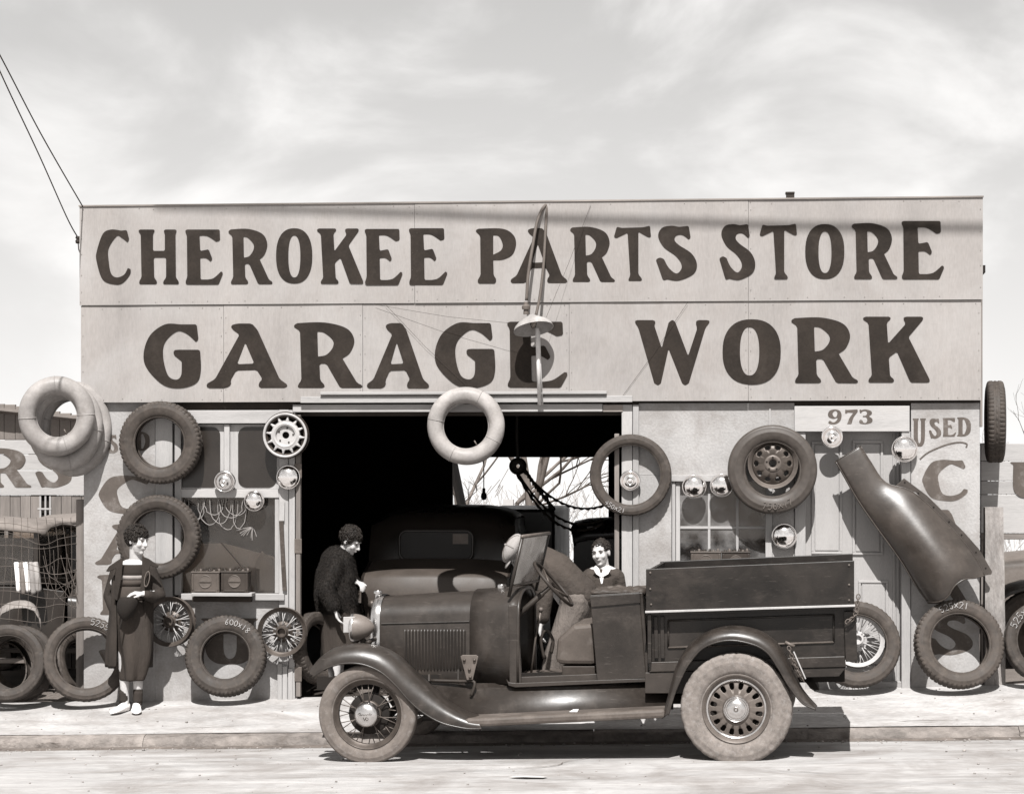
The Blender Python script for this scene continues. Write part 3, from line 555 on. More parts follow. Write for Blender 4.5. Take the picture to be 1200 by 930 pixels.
# ------------------------------------------------------------------ tyres, wheels, hubcaps and parts hung on the front
TM = {}
def tyre_mesh(ratio, style, wk=1.15):
    key = (ratio, style, wk)
    if key in TM: return TM[key]
    Rb = ratio; h = 1-Rb; w = h*wk
    prof = [(Rb, -.26*w), (Rb-.004, -.31*w), (Rb+.012, -.345*w), (Rb+.04*h, -.36*w), (Rb+.10*h, -.365*w), (Rb+.13*h, -.40*w), (Rb+.25*h, -.455*w), (Rb+.42*h, -.49*w), (Rb+.56*h, -.50*w), (Rb+.60*h, -.508*w), (Rb+.63*h, -.497*w), (Rb+.75*h, -.475*w), (Rb+.82*h, -.455*w), (Rb+.84*h, -.455*w), (Rb+.93*h, -.415*w), (Rb+.985*h, -.33*w), (Rb+1.0*h, -.19*w), (Rb+1.0*h, -.17*w), (Rb+.975*h, -.16*w), (Rb+.975*h, -.05*w), (Rb+1.0*h, -.04*w), (1.0, 0)]
    half = len(prof); prof = prof+[(r, -y) for r, y in prof[-2::-1]]
    inn = [(Rb+.05*h, .22*w), (Rb+.35*h, .40*w), (Rb+.65*h, .40*w), (Rb+.87*h, .22*w), (Rb+.9*h, 0), (Rb+.87*h, -.22*w), (Rb+.65*h, -.40*w), (Rb+.35*h, -.40*w), (Rb+.05*h, -.22*w)]
    full = prof+inn; n2 = len(prof)
    if style == 'block':
        n = 228
        def fr(k, i):
            j = min(i, n2-1-i) if i < n2 else 0
            if 13 <= j <= 17 and i < n2: return -.019 if (k+(2 if i > half else 0)) % 4 >= 3 else .002
            if j >= 20 and i < n2: return -.012 if (k//2) % 3 == 0 else 0
            return 0
    elif style == 'rib':
        n = 192
        def fr(k, i):
            j = min(i, n2-1-i) if i < n2 else 0
            if 14 <= j <= 17 and i < n2: return -.012 if k % 4 >= 2 else .0
            return 0
    elif style == 'worn':
        n = 160
        def fr(k, i):
            j = min(i, n2-1-i) if i < n2 else 0
            if 13 <= j <= 17 and i < n2: return -.016*max(0, noise.noise((k*.7, i*.1, 3)))-.004*noise.noise((k*2.3, 0, i*.2))-(.012 if k % 7 == 0 else 0)
            return 0
    else:
        n = 96; fr = None
    mb = MB(); mb.lathe(full, n, closed=True, fr=fr); me = mb.mesh('tyre', True); me.set_sharp_from_angle(angle=R_(38)); TM[key] = me; return me
STK = {'0': [[(.3+.3*math.cos(a), .5+.5*math.sin(a)) for a in [2*math.pi*k/10 for k in range(11)]]], '1': [[(.3, 0), (.32, 1)]], '2': [[(0, .8), (.2, 1), (.5, .95), (.6, .7), (0, 0), (.6, 0)]], '4': [[(.45, 0), (.45, 1), (0, .35), (.65, .35)]],
 '5': [[(.55, 1), (.1, 1), (.05, .55), (.4, .6), (.6, .3), (.35, 0), (0, .1)]], '6': [[(.5, 1), (.15, .6), (0, .25), (.25, 0), (.55, .2), (.45, .48), (.05, .35)]], '7': [[(0, 1), (.6, 1), (.2, 0)]], '8': [[(.3, .5), (.05, .75), (.3, 1), (.55, .75), (.3, .5), (0, .22), (.3, 0), (.6, .22), (.3, .5)]], 'x': [[(0, .1), (.6, .8)], [(0, .8), (.6, .1)]], '-': [[(0, .5), (.5, .5)]]}
def chalk(text, rad, ang, size, parent, y, bottom=False, m='chalk'):
    mb = MB(); adv = size*.85/rad
    for i, ch in enumerate(text):
        a0 = R_(ang)+((-1 if bottom else 1)*(i-(len(text)-1)/2)*adv)
        for s in STK.get(ch, []):
            pts = []
            for u, v in s:
                u = u-.3+random.uniform(-.04, .04); v = v-.5+random.uniform(-.04, .04)
                if bottom: r = rad-v*size; a = a0-u*size/rad
                else: r = rad+v*size; a = a0+u*size/rad
                pts.append((r*math.sin(a), y, r*math.cos(a)))
            mb.tube(pts, .0027, 5)
    mb.m = None; o = mb.build('chalk_mark', m, parent); return o
def tyre(label, px, py, rpx, Y, ratio, style='block', m='rubber', lean=0, yaw=0, roll=None, wk=1.15, mark=None, ground=False, group='tyres hung on and leaned against the front'):
    c = W(px, py, Y); R = rpx/ppm(Y)
    t = thing('tyre', label, 'tyre', c, (R_(-lean), 0, R_(yaw)), group)
    me = tyre_mesh(ratio, style, wk)
    o = mk('casing', me.copy() if False else me, None, t); o.scale = (R, R, R); o.rotation_euler = (0, R_(roll if roll is not None else random.uniform(0, 360)), 0)
    if not me.materials: me.materials.append(MATS[m])
    if me.materials[0] != MATS[m]:
        o.material_slots[0].link = 'OBJECT'; o.material_slots[0].material = MATS[m]
    if mark:
        txt, ang, size, bot, mm = mark
        chalk(txt, R*(ratio+(1-ratio)*.56), ang, size, t, -(1-ratio)*wk*.512*R-.001, bot, mm)
    return t, R
# ---- wheels
def slotted(r0, r1, n, hr0, hr1, frac, seg=8, yf=lambda r: 0, per=None):
    mb = MB(); rs = [r0, (r0+hr0)/2, hr0]+[lerp(hr0, hr1, k/8) for k in range(1, 8)]+[hr1, (hr1+r1)/2, r1]
    T = n*seg; vs = []; fs = []
    for i, r in enumerate(rs):
        for k in range(T):
            a = 2*math.pi*k/T; vs.append((r*math.sin(a), yf(r), r*math.cos(a)))
    hw = frac*seg/2
    for i in range(len(rs)-1):
        for k in range(T):
            d = abs((k+.5) % seg-seg/2)
            if 2 <= i < 10:
                tt = (i-2+.5)/8; wd = hw*math.sqrt(max(0, 1-abs(2*tt-1)**3))
                if d < wd: continue
            fs.append((i*T+k, i*T+(k+1) % T, (i+1)*T+(k+1) % T, (i+1)*T+k))
    mb.add(vs, fs); return mb
def rim_prof(r, w, lip=.012, dep=.035):
    return [(r-.004, -w/2+.004), (r+lip*.4, -w/2-.003), (r+lip*.5, -w/2+.004), (r-.002, -w/2+.012), (r-dep*.6, -w*.2), (r-dep*.6, w*.2), (r-.002, w/2-.012), (r+lip*.5, w/2-.004), (r+lip*.4, w/2+.003), (r-.008, w/2-.002), (r-.012, w/2-.016), (r-dep*.6-.008, w*.2), (r-dep*.6-.008, -w*.2), (r-.012, -w/2+.016)]
def wire_wheel(parent, r, w=.09, m='steel_grey', ms='steel_grey', hubr=.075, nsp=40, cap=None, c=(0, 0, 0)):
    mb = MB(); mb.lathe(rim_prof(r, w), 72, closed=True); rim = mb.build('rim', m, parent, smooth=True, ang=40); rim.location = c
    mb = MB(); mb.lathe([(.001, -.035), (hubr*.5, -.035), (hubr*.62, -.07), (hubr*.75, -.07), (hubr*.8, -.03), (hubr, -.02), (hubr*1.12, -.012), (hubr*1.15, .02), (hubr*1.6, .035), (hubr*1.65, .05), (.001, .055)], 40); hub = mb.build('hub', m, parent, smooth=True, ang=40); hub.location = c
    ms_ = []
    for (ya, ra, da) in ((-.018, hubr*1.0, .16), (-.018, hubr*1.0, -.16), (.035, hubr*1.5, .13), (.035, hubr*1.5, -.13)):
        mb = MB(); mb.tube([(ra*math.sin(da), ya, ra*math.cos(da)), (0, (ya*.35), r-.02)], .0036, 5); ms_.append(mb.mesh('spoke', True))
    for k in range(nsp):
        me = ms_[k % 4]
        if not me.materials: me.materials.append(MATS[ms])
        o = bpy.data.objects.new('spoke', me); COL.objects.link(o); o.parent = parent; o.location = c; o.rotation_euler = (0, 2*math.pi*k/nsp, 0)
    if cap:
        mb = MB(); mb.lathe([(.001, -.115), (cap*.35, -.113), (cap*.7, -.105), (cap*.92, -.09), (cap, -.07), (cap, -.03)], 40); o = mb.build('hub_cap', 'chrome_dull', parent, smooth=True); o.location = c
def hubcap(label, px, py, rpx, Y, ringed=False, dull=False):
    c = W(px, py, Y); r = rpx/ppm(Y); t = thing('hubcap', label, 'hubcap', c, (R_(random.uniform(-3, 3)), 0, R_(random.uniform(-3, 3))), 'hubcaps nailed to the front')
    m = 'chrome_dull' if dull else 'chrome'
    if ringed:
        mb = MB(); mb.lathe([(r*.80, -.012), (r*.84, -.022), (r*.92, -.024), (r, -.012), (r, .004), (r*.97, .006)], 48); mb.build('rim', m, t, smooth=True)
        mb = MB(); mb.lathe([(.001, -.056), (r*.10, -.056), (r*.14, -.050), (r*.30, -.049), (r*.34, -.052), (r*.40, -.047), (r*.62, -.034), (r*.66, -.035), (r*.80, -.012)], 48); mb.build('dome', m, t, smooth=True, ang=60)
    else:
        mb = MB(); mb.lathe([(.001, -.072)]+[(r*.96*math.sin(R_(a)), -.072*math.cos(R_(a))**.8 if a < 90 else 0) for a in (12, 24, 36, 48, 60, 70, 78, 84, 88)], 48); mb.build('dome', m, t, smooth=True)
        mb = MB(); mb.lathe([(r*.955, -.010), (r*.985, -.014), (r, -.006), (r, .006), (r*.95, .008)], 48); mb.build('rim', m, t, smooth=True)
    mb = MB(); mb.tube([(0, .02, 0), (0, -Y+.012, 0)], .008, 6); mb.build('nail', 'steel_dark', t)
    return t
# ---- tyres on and against the wall
tyre('knobbly tyre nailed high on the left wall, upper of two', 188.5, 518.5, 49.5, -.10, .60, 'block')
tyre('knobbly tyre on the left wall behind the standing woman, lower of two', 186.5, 629, 50.5, -.10, .63, 'block')
tyre('tyre chalked 600x18 leaning on the wall under the two batteries', 265, 768.5, 48.5, -.20, .58, 'block', 'rubber', 13, 4, mark=('600x18', 22, .046, False, 'chalk'))
tyre('thin tyre framing a hubcap at the right edge of the open bay', 739, 556.5, 48, -.075, .73, 'rib', mark=('450x21', 206, .036, True, 'chalk'))
sp, spR = tyre('smooth fat black tyre with a slotted disc wheel hung beside the shop door', 905, 550, 52, -.12, .60, 'plain', 'rubber_dark', wk=1.2, mark=('750x17', 172, .05, True, 'chalk_faint'))
tyre('tyre chalked 525x21 leaning below the loose fender at the right', 1123.5, 754.5, 52, -.24, .655, 'block', 'rubber', 14, 8, mark=('525x21', -8, .05, False, 'chalk'))
tyre('tyre cut by the right edge of the picture, leaning past the wooden post', 1226, 752, 49, -.1, .70, 'worn', 'rubber', 14, 6, mark=('525x20', -42, .055, False, 'chalk'))
tyre('tyre cut by the left edge of the picture, front one of two', 9, 776.5, 46.5, -.28, .69, 'plain', 'rubber', 12, 4)
tyre('tyre half hidden behind the leftmost tyre by the yard fence', 22, 777, 46, -.10, .68, 'rib', 'rubber', 12, 10)
tyre('tyre with bright rim edge and chalk marks leaning behind the standing woman', 101, 772, 51, -.24, .70, 'rib', 'rubber', 12, 15, wk=1.3, mark=('5255', 22, .05, False, 'chalk'))
tyre('tyre turned edge on, seen through the tyre behind the woman', 91, 780, 42, .42, .66, 'worn', 'rubber', 18, 68)
tyre('tyre turned edge on, seen through the leftmost tyre', 14, 778, 42, .34, .66, 'worn', 'rubber', 16, 64)
tyre('worn tyre turned edge on inside the left side of the bay', 371, 759, 43, .22, .66, 'block', 'rubber', 9, 66)
tw, twR = tyre('tyre with a pale wire wheel leaning behind the tail of the truck', 1004, 755, 50.5, -.20, .66, 'rib', 'rubber', 12, 3)
t_ = tyre('tyre hung edge on from the right end of the building', 1166, 494, 47.5, .36, .62, 'block', 'rubber', 0, 86)
def wheel_thing(name, label, px, py, Y, lean=0, yaw=0):
    return thing(name, label, 'wheel', W(px, py, Y), (R_(-lean), 0, R_(yaw)), 'loose wheels for sale')
w = wheel_thing('spoked_wheel', 'bare wire wheel with dark hub hung low by the bay post', 331, 740, -.10, 2, 3); wire_wheel(w, 28.5/ppm(-.1), .09, 'steel_dark', 'steel_white', .055, 40)
w = wheel_thing('spoked_wheel', 'bare wire wheel leaning half hidden behind the standing woman', 199.5, 728, -.10, 4, -4); wire_wheel(w, 29/ppm(-.1), .09, 'steel_dark', 'steel_white', .055, 40)
w = wheel_thing('spoked_wheel', 'pale wire wheel set inside the tyre behind the truck tail', 1004, 750, -.17, 12, 3); wire_wheel(w, 31/ppm(-.1), .08, 'steel_white', 'steel_white', .055, 40)
# slotted disc wheel inside the fat tyre
w = wheel_thing('disc_wheel', 'dark ten slot disc wheel resting inside the fat black tyre', 905.5, 543, -.13); r = 28.5/ppm(-.13)
mb = MB(); mb.lathe(rim_prof(r, .12), 64, closed=True); mb.build('rim', 'steel_grey', w, smooth=True, ang=40)
mb = slotted(.03, r*.86, 10, r*.58, r*.76, .5, 8, lambda q: -.012-.03*math.sin(math.pi*min(1, q/(r*.86)))); mb.build('disc', 'steel_dark', w, smooth=True, sol=.004)
mb = MB(); mb.lathe([(r*.15, -.03), (r*.17, -.045), (r*.34, -.047), (r*.37, -.03)], 40); mb.build('hub_ring', 'steel_grey', w, smooth=True)
for k in range(5):
    a = 2*math.pi*k/5; mb = MB(); mb.lathe([(.001, -.05), (.008, -.05), (.009, -.04)], 10, c=(r*.26*math.sin(a), 0, r*.26*math.cos(a))); mb.build('bolt', 'black_iron', w, smooth=True)
# pale twelve spoke wheel
w = wheel_thing('spoked_wheel', 'pale twelve spoke steel wheel hung at the top left corner of the bay', 335.5, 510, -.09); r = 27.5/ppm(-.09)
mb = MB(); mb.lathe(rim_prof(r*.93, .11, .02), 64, closed=True); mb.build('rim', 'steel_dark', w, smooth=True, ang=40)  # dark colour carries the shade seen in the gaps between the spokes
mb = MB(); mb.lathe([(r*.86, -.050), (r*.88, -.062), (r*.95, -.064), (r*.975, -.056)], 64); mb.build('trim_ring', 'steel_white', w, smooth=True)
mb = MB(); mb.lathe([(r*.99, -.05), (r*1.02, -.03), (r*1.0, .03), (r*.95, .04), (r*.95, -.05)], 64); mb.build('outer_rim', 'steel_dark', w, smooth=True)
mb = MB(); mb.lathe([(.028, -.02), (.032, -.026), (r*.40, -.028), (r*.43, -.05), (r*.50, -.055), (r*.54, -.05), (r*.62, -.048), (r*.64, -.03)], 48); mb.build('hub', 'steel_white', w, smooth=True, ang=50)
for k in range(12):
    a = 2*math.pi*k/12+.13; mb = MB(); u = Vector((math.sin(a), 0, math.cos(a))); v = Vector((math.cos(a), 0, -math.sin(a)))
    rows = []
    for q, wd, y in ((.58, .024, -.046), (.68, .012, -.046), (.76, .008, -.044), (.88, .011, -.036)):
        rows.append([u*r*q+v*wd+Vector((0, y+.012, 0)), u*r*q+v*wd*.5+Vector((0, y, 0)), u*r*q-v*wd*.5+Vector((0, y, 0)), u*r*q-v*wd+Vector((0, y+.012, 0))])
    mb.grid(rows); mb.build('spoke', 'steel_white', w, smooth=True, sol=.003)
mb = MB(); mb.lathe([(.001, .02), (r*.9, .02)], 40); mb.build('dark_backing', 'under_black', w)  # black disc added behind the spokes to paint their gaps dark
for k in range(5):
    a = 2*math.pi*k/5+.2; mb = MB(); mb.lathe([(.001, -.034), (.007, -.034), (.008, -.026)], 10, c=(r*.33*math.sin(a), 0, r*.33*math.cos(a))); mb.build('bolt_hole', 'black_iron', w)
hubcap('chrome hubcap with a dark ring, leftmost on the left window', 263.5, 564, 13.2, -.05, True, True)
hubcap('small chrome dome hubcap at the top of the wide left window pane', 298, 586.5, 12.2, -.04)
hubcap('chrome dome hubcap below the pale spoked wheel on the bay post', 338, 559, 14.2, -.06)
hubcap('ringed chrome hubcap on the bay post inside the thin tyre', 738.5, 563, 12.2, -.06, True)
hubcap('chrome dome hubcap above the small window, left of a pair', 813.5, 570, 14.2, -.07)
hubcap('chrome dome hubcap above the small window, touching the fat tyre', 845.5, 568.5, 13.5, -.07)
hubcap('chrome dome hubcap beside the shop door just above the truck bed', 919, 628, 14.7, -.05)
hubcap('ringed chrome hubcap under the number 973 above the shop door', 975, 512, 12.8, -.06, True)
hubcap('large chrome dome hubcap at the right top corner of the shop door', 1060, 526, 15.2, -.06)
# ---- batteries
def battery(label, x0, x1, y0, y1, Yf, dark=False):
    a = W(x0, y1, Yf); b = W(x1, y1, Yf); zt = W(x0, y0, Yf).z; wd = b.x-a.x; h = zt-a.z
    t = thing('car_battery', label, 'battery', ((a.x+b.x)/2, Yf+.07, a.z), (0, 0, 0), 'car batteries on the window shelves'); m = 'battery_dark' if dark else 'battery_case'; hw = wd/2
    mb = MB(); mb.box(-hw, hw, -.062, .075, 0, h*.93); mb.build('case', m, t, bev=.006)
    mb = MB(); mb.box(-hw-.004, hw+.004, -.068, .08, h*.93, h); mb.build('lid', m, t, bev=.004)
    for s in (-1, 1):
        mb = MB(); mb.box(s*hw*.9-.008, s*hw*.9+.008, -.068, -.0615, h*.12, h*.9); mb.build('rib', m, t, bev=.003)
    mb = MB(); mb.box(-hw*.75, hw*.75, -.067, -.0615, h*.05, h*.13); mb.build('foot_rib', m, t, bev=.003)
    mb = MB(); mb.lathe([(hw*.40, -.0655), (hw*.43, -.069), (hw*.46, -.0655)], 36, c=(0, 0, h*.53)); mb.lathe([(.001, -.0645), (hw*.4, -.0645)], 36, c=(0, 0, h*.53)); mb.build('emblem', 'steel_grey', t, smooth=True)
    mb = MB(); mb.box(-hw*.42, hw*.42, -.0715, -.064, h*.5, h*.56); mb.build('emblem_bar', m if not dark else 'battery_case', t, bev=.002)
    for k, x in enumerate((-.75, -.45, -.1, .25, .5, .8)):
        mb = MB(); mb.lathe([(.001, .022 if k % 2 else .014), (.010, .02 if k % 2 else .012), (.012, 0)], 10, c=(x*hw, -.02+.03*(k % 3), h), axis='z'); mb.build('terminal', 'battery_case' if k % 3 else 'black_iron', t, smooth=True)
    mb = MB(); mb.box(-hw*.3, hw*.05, -.03, -.01, h+.008, h+.016); mb.m = Matrix.Rotation(.2, 4, 'Y'); mb.build('strap', 'black_iron', t)
battery('light car battery with a round emblem on the sill shelf, left of two', 223.8, 256.8, 669.5, 694.4, -.20)
battery('darker car battery with a pale round emblem on the sill shelf, right of two', 258.6, 290.5, 669, 694.4, -.20, True)
FB('shelf', 'raw_wood_h', 800, 890, 671.5, 676, -.2, -.031)
battery('car battery showing over the truck bed, left of two', 809.5, 845, 646, 671.3, -.19)
battery('car battery showing over the truck bed, right of two', 846, 879, 646, 671.3, -.19, True)
# leather strap
st = thing('leather_strap', 'short worn strap nailed upright on the bay post', 'strap', W(331, 690, -.03))
o = st.location; pts = [W(x, y, -.045) - o for x, y in ((329.5, 610), (330.5, 635), (332, 665), (333.5, 692))]
mb = MB(); mb.grid([[p+Vector((-.018, 0, 0)), p+Vector((.018, 0, 0)), p+Vector((.018, .012, 0)), p+Vector((-.018, .012, 0))] for p in smoothpath(pts, 5)], cu=True, cap=True); mb.build('strap', 'leather', st)
mb = MB(); p, q = W(330.5, 588, -.042)-o, W(330, 610, -.042)-o; mb.grid([[c+Vector((-.022, 0, 0)), c+Vector((.022, 0, 0)), c+Vector((.022, .012, 0)), c+Vector((-.022, .012, 0))] for c in (p, q)], cu=True, cap=True); mb.build('pale_tab', 'white_wood', st)
# ---- inner tubes
def tube_ring(label, px, py, major, minor, Y, yaw=0, lean=0, sx=1, sz=1):
    k = 1/ppm(Y); t = thing('inner_tube', label, 'inner tube', W(px, py, Y), (R_(lean), 0, R_(yaw)), 'inner tubes hung on the front'); mb = MB(); rows = []
    for i in range(80):
        a = 2*math.pi*i/80; mr = minor*k*(1+.05*noise.noise((math.cos(a)*2, math.sin(a)*2, px)))
        Rr = major*k*(1+.02*noise.noise((math.cos(a), math.sin(a), px*.3)))
        rows.append([((Rr+mr*math.cos(b))*math.sin(a)*sx, mr*math.sin(b)*.95, (Rr+mr*math.cos(b))*math.cos(a)*sz) for b in [2*math.pi*j/18 for j in range(18)]])
    mb.grid(rows, cu=True, cv=True); mb.build('ring', 'tube_rubber', t, smooth=True)
    mb = MB(); mb.tube([((major-minor*.99)*k*math.sin(q)*sx, 0, (major-minor*.99)*k*math.cos(q)*sz) for q in [2*math.pi*j/60 for j in range(60)]], .006, 6, closed=True); mb.build('seam', 'tube_rubber', t, smooth=True)
    for q in (20, 95, 200, 290):
        a = R_(q+px); mb = MB(); mb.tube([((major+minor*1.005*math.cos(bb))*k*math.sin(a)*sx, minor*k*math.sin(bb)*.957, (major+minor*1.005*math.cos(bb))*k*math.cos(a)*sz) for bb in [2*math.pi*j/18 for j in range(18)]], .0035, 5, closed=True); mb.build('crease', 'tube_rubber', t, smooth=True)
    mb = MB(); a = R_(150); Rr = (major-minor)*k; mb.tube([(Rr*math.sin(a)*sx, 0, Rr*math.cos(a)*sz), ((Rr-.05)*math.sin(a)*sx, 0, (Rr-.05)*math.cos(a)*sz)], .006, 8); mb.build('valve', 'steel_grey', t, smooth=True)
    return t
tube_ring('pale inner tube, front one of the bunch at the left corner', 66.5, 487.5, 35.5, 10.8, -.36, 14, 4, .98, 1.04)
tube_ring('pale inner tube, hindmost of the bunch at the left corner', 86, 502.5, 38, 9.5, -.09, 16, 0, .96, 1.2)
tube_ring('pale inner tube, middle one of the bunch at the left corner', 76, 499, 37, 9.5, -.22, 15, 2, .97, 1.16)
tube_ring('single pale inner tube hung over the middle of the bay', 546, 499, 36.6, 9.6, -.17, 0, 0, 1, 1)
# ---- loose fender
fd = thing('loose_fender', 'big dark car fender leaning on the shop door', 'fender', W(1080, 705, -.3)); o = fd.location.copy()
def C7(x, y): return (960+x/4.427, 510+y/4.427)
Lc = smoothpath([(*C7(x, y), 0) for x, y in ((85, 135), (130, 212), (200, 335), (300, 480), (425, 652), (497, 770), (560, 858))], 4)
Rc = smoothpath([(*C7(x, y), 0) for x, y in ((215, 55), (268, 140), (345, 245), (480, 290), (640, 432), (790, 605), (858, 724))], 4)
Bc = smoothpath([(*C7(x, y), 0) for x, y in ((560, 858), (612, 864), (665, 838), (700, 782), (755, 745), (810, 738), (858, 724))], 3)
n = len(Lc); m_ = len(Bc); mb = MB(); rows = []
for i in range(n):
    s = i/(n-1); row = []; A, B = Lc[i], Rc[i]; yb = lerp(-.10, -.20, s)
    wid = (B-A).length/140
    for j in range(m_):
        t = j/(m_-1); p = A.lerp(B, t); q = Bc[j]-Lc[-1].lerp(Rc[-1], t); g = max(0, (s-.55)/.45)**2; p = p+q*g
        bul = (math.sin(math.pi*min(1, t*1.02)))**lerp(.3, .8, min(1, max(0, (s-.15)/.4))); amp = (.022+.03*min(1, s*1.5)+.15*(lambda q: q*q*(3-2*q))(min(1, max(0, (s-.32)/.5))))*(1 if s < .86 else 1-.25*((s-.86)/.14)**2)
        row.append(W(p.x, p.y, yb-amp*bul)-o)
    rows.append(row)
mb.grid(rows); mb.build('shell', 'loose_fender', fd, smooth=True, sol=.004, sub=1)
mb = MB(); q = [C7(x, y) for x, y in ((395, 262), (440, 222), (560, 312), (752, 502), (830, 590), (897, 705), (893, 720), (855, 726), (790, 608), (640, 434), (500, 295))]
mb.prism([(p.x-o.x, p.z-o.z) for p in (W(x, y, -.08) for x, y in q)], -.085-o.y, -.075-o.y); mb.build('flange', 'loose_fender', fd, bev=.003)
mb = MB(); mb.tube([W(p.x, p.y, lerp(-.105, -.21, i/(n-1)))-o for i, p in enumerate(Lc)], .008, 6); mb.build('beading', 'loose_fender', fd, smooth=True)
mb = MB(); mb.tube([r[-1] for r in rows], .006, 6); mb.tube(rows[-1], .007, 6); mb.tube(rows[0], .005, 6); mb.build('rolled_edge', 'loose_fender', fd, smooth=True)
for x, y in ((450, 236), (520, 292), (600, 364), (680, 440), (745, 508), (820, 598), (870, 680)):
    p = W(*C7(x-6, y+8), -.087)-o; mb = MB(); mb.lathe([(.001, -.001), (.007, -.001), (.008, .002)], 10, c=p); mb.build('bolt_hole', 'under_black', fd)
# ---- lamp bracket on the sign
lm = thing('wall_lamp', 'bent conduit lamp with a dish shade in front of the sign', 'lamp', W(628, 378, -.235)); o = lm.location.copy(); Pp = lambda x, y, Y: W(x, y, -.07+(Y+.07)*.5)-o
mb = MB(); mb.tube(smoothpath([Pp(641, 240, -.05), Pp(639, 275, -.13), Pp(637, 310, -.22), Pp(633, 345, -.32), Pp(628, 370, -.40)], 5), .012, 8); mb.build('arm', 'pipe_dark', lm, smooth=True)
mb = MB(); mb.tube(smoothpath([Pp(641, 239, -.04), Pp(635, 246, -.12), Pp(629, 262, -.20), Pp(624, 290, -.30), Pp(619, 322, -.38), Pp(617, 352, -.41)], 5), .013, 8); mb.build('conduit', 'pipe_dark', lm, smooth=True)
mb = MB(); mb.tube([Pp(632.5, 474, -.10), Pp(631, 430, -.24), Pp(629.5, 384, -.38)], .017, 10); mb.build('strut', 'pipe_white', lm, smooth=True)
mb = MB(); mb.tube([Pp(636, 474, -.08), Pp(633.5, 430, -.21), Pp(632, 388, -.35)], .006, 6); mb.build('strut_rod', 'pipe_white', lm, smooth=True)
mb = MB(); mb.m = Matrix.Translation(Pp(625, 384, -.42)) @ Matrix.Rotation(R_(-11), 4, 'Y') @ Matrix.Rotation(R_(-16), 4, 'X')
mb.lathe([(.02, .105), (.03, .10), (.035, .085), (.07, .075), (.12, .045), (.15, .015), (.164, -.012), (.168, -.012), (.153, .02), (.122, .05), (.07, .082), (.03, .11)], 40, axis='z'); mb.build('shade', 'shade_enamel', lm, smooth=True, ang=60)
mb = MB(); mb.lathe([(.001, -.03), (.02, -.02), (.028, .01), (.02, .05), (.012, .08)], 16, c=Pp(625, 381, -.42), axis='z'); mb.build('bulb', 'glass_clear', lm, smooth=True)
mb = MB(); mb.lathe([(.001, .05), (.018, .05), (.02, .03), (.036, .015), (.034, -.01), (.02, -.012), (.024, -.05), (.001, -.05)], 20, c=Pp(616.5, 361, -.42), axis='z'); mb.build('socket', 'steel_grey', lm, smooth=True, ang=40)
for a, b in (((692, 241, -.09), (640, 372, -.40)), ((440, 357, -.08), (612, 380, -.40)), ((806, 354, -.08), (728, 466, -.07)), ((452, 357, -.08), (545, 450, -.07))):
    mb = MB(); mb.tube([Pp(*a), (Pp(*a)+Pp(*b))/2-Vector((0, 0, .02)), Pp(*b)], .0013, 4); mb.build('guy_wire', 'wire', lm)
# ---- cables, roof box
def cable(label, pts, r, n=6, grp='overhead cables', name='power_cable'):
    mb = MB(); mb.tube(smoothpath(pts, 8), r, n); ob = mb.build(name, 'wire', None, smooth=True); return tag(ob, label, 'cable', grp)
cable('overhead power cable running to the top left corner of the sign', [W(-160, -230, -4), W(-60, -46, -3), W(0, 65, -2.2), W(48, 157, -1.2), W(97.5, 243, -.06)], .0055)
cb = cable('power cable running to the insulator on the left edge of the sign', [W(-160, -250, -4.2), W(-60, -52, -3.2), W(0, 84, -2.2), W(45, 180, -1.2), W(78, 254, -.3), W(91, 278, -.02)], .0055)
ins = thing('insulator', 'small dark insulator fixed to the left edge of the sign', 'insulator', W(91.5, 281, -.02))
mb = MB(); mb.lathe([(.001, .03), (.018, .03), (.024, .015), (.014, .005), (.024, -.01), (.02, -.03), (.001, -.035)], 14, axis='z'); mb.build('knob', 'black_iron', ins, smooth=True)
mb = MB(); mb.tube([(0, 0, 0), (.03, .03, -.01)], .01, 6); mb.build('pin', 'black_iron', ins); mb = MB(); mb.tube([(0, 0, -.02), (.005, 0, -.08), (.02, .05, -.16)], .005, 5); mb.build('lead', 'wire', ins)
rb = thing('roof_pipe', 'short black pipe stub standing on top of the sign', 'pipe', W(926, 234, .04)); mb = MB(); mb.box(-.034, .034, -.03, .03, 0, .05); mb.build('stub', 'black_iron', rb, bev=.006); mb = MB(); mb.box(-.04, .036, -.036, .036, .044, .062); mb.build('cap', 'black_iron', rb, bev=.004)
sh = [(200, 240), (330, 244), (481, 249), (612, 254.5), (800, 259.5), (990, 265), (1145, 266.5), (1400, 262)]
tn_ = math.tan(R_(SUN_EL)); Yc = -4.0
cable('street cable strung above the picture, its shadow lying along the sign top', [W(x, y, -.07)+Vector((math.tan(R_(SUN_AZ))*Yc*-1*-1*0, Yc, -Yc*tn_)) for x, y in sh], .022, 8)
# ------------------------------------------------------------------ the pickup truck at the kerb
TH = R_(-3.2); TO = Vector((-.81, -2.75, 0))
tx, ty = Vector((math.cos(TH), math.sin(TH), 0)), Vector((-math.sin(TH), math.cos(TH), 0))
TK = thing('pickup_truck', 'dusty black open pickup truck with missing door parked at the kerb', 'truck', TO, (0, 0, TH))
def T(px, py, ly):                                             # pixel -> truck space (x rearwards, y away from the street, z up) on the plane y = ly
    w = ray(px, py); q = TO+ty*ly; s = (q-CL).dot(ty)/w.dot(ty); p = CL+w*s-TO
    return Vector((p.dot(tx), ly, p.z))
def tl(pts, ly): return [T(x, y, ly) for x, y in pts]
def box_t(name, m, q, l0, l1, bev=.004, parent=None):           # outline of pixels seen on the near plane l0, extruded to l1
    P = tl(q, l0); mb = MB(); mb.prism([(p.x, p.z) for p in P], l0, l1); return mb.build(name, m, parent or TK, bev=bev)
CY = .77                                                       # middle of the truck
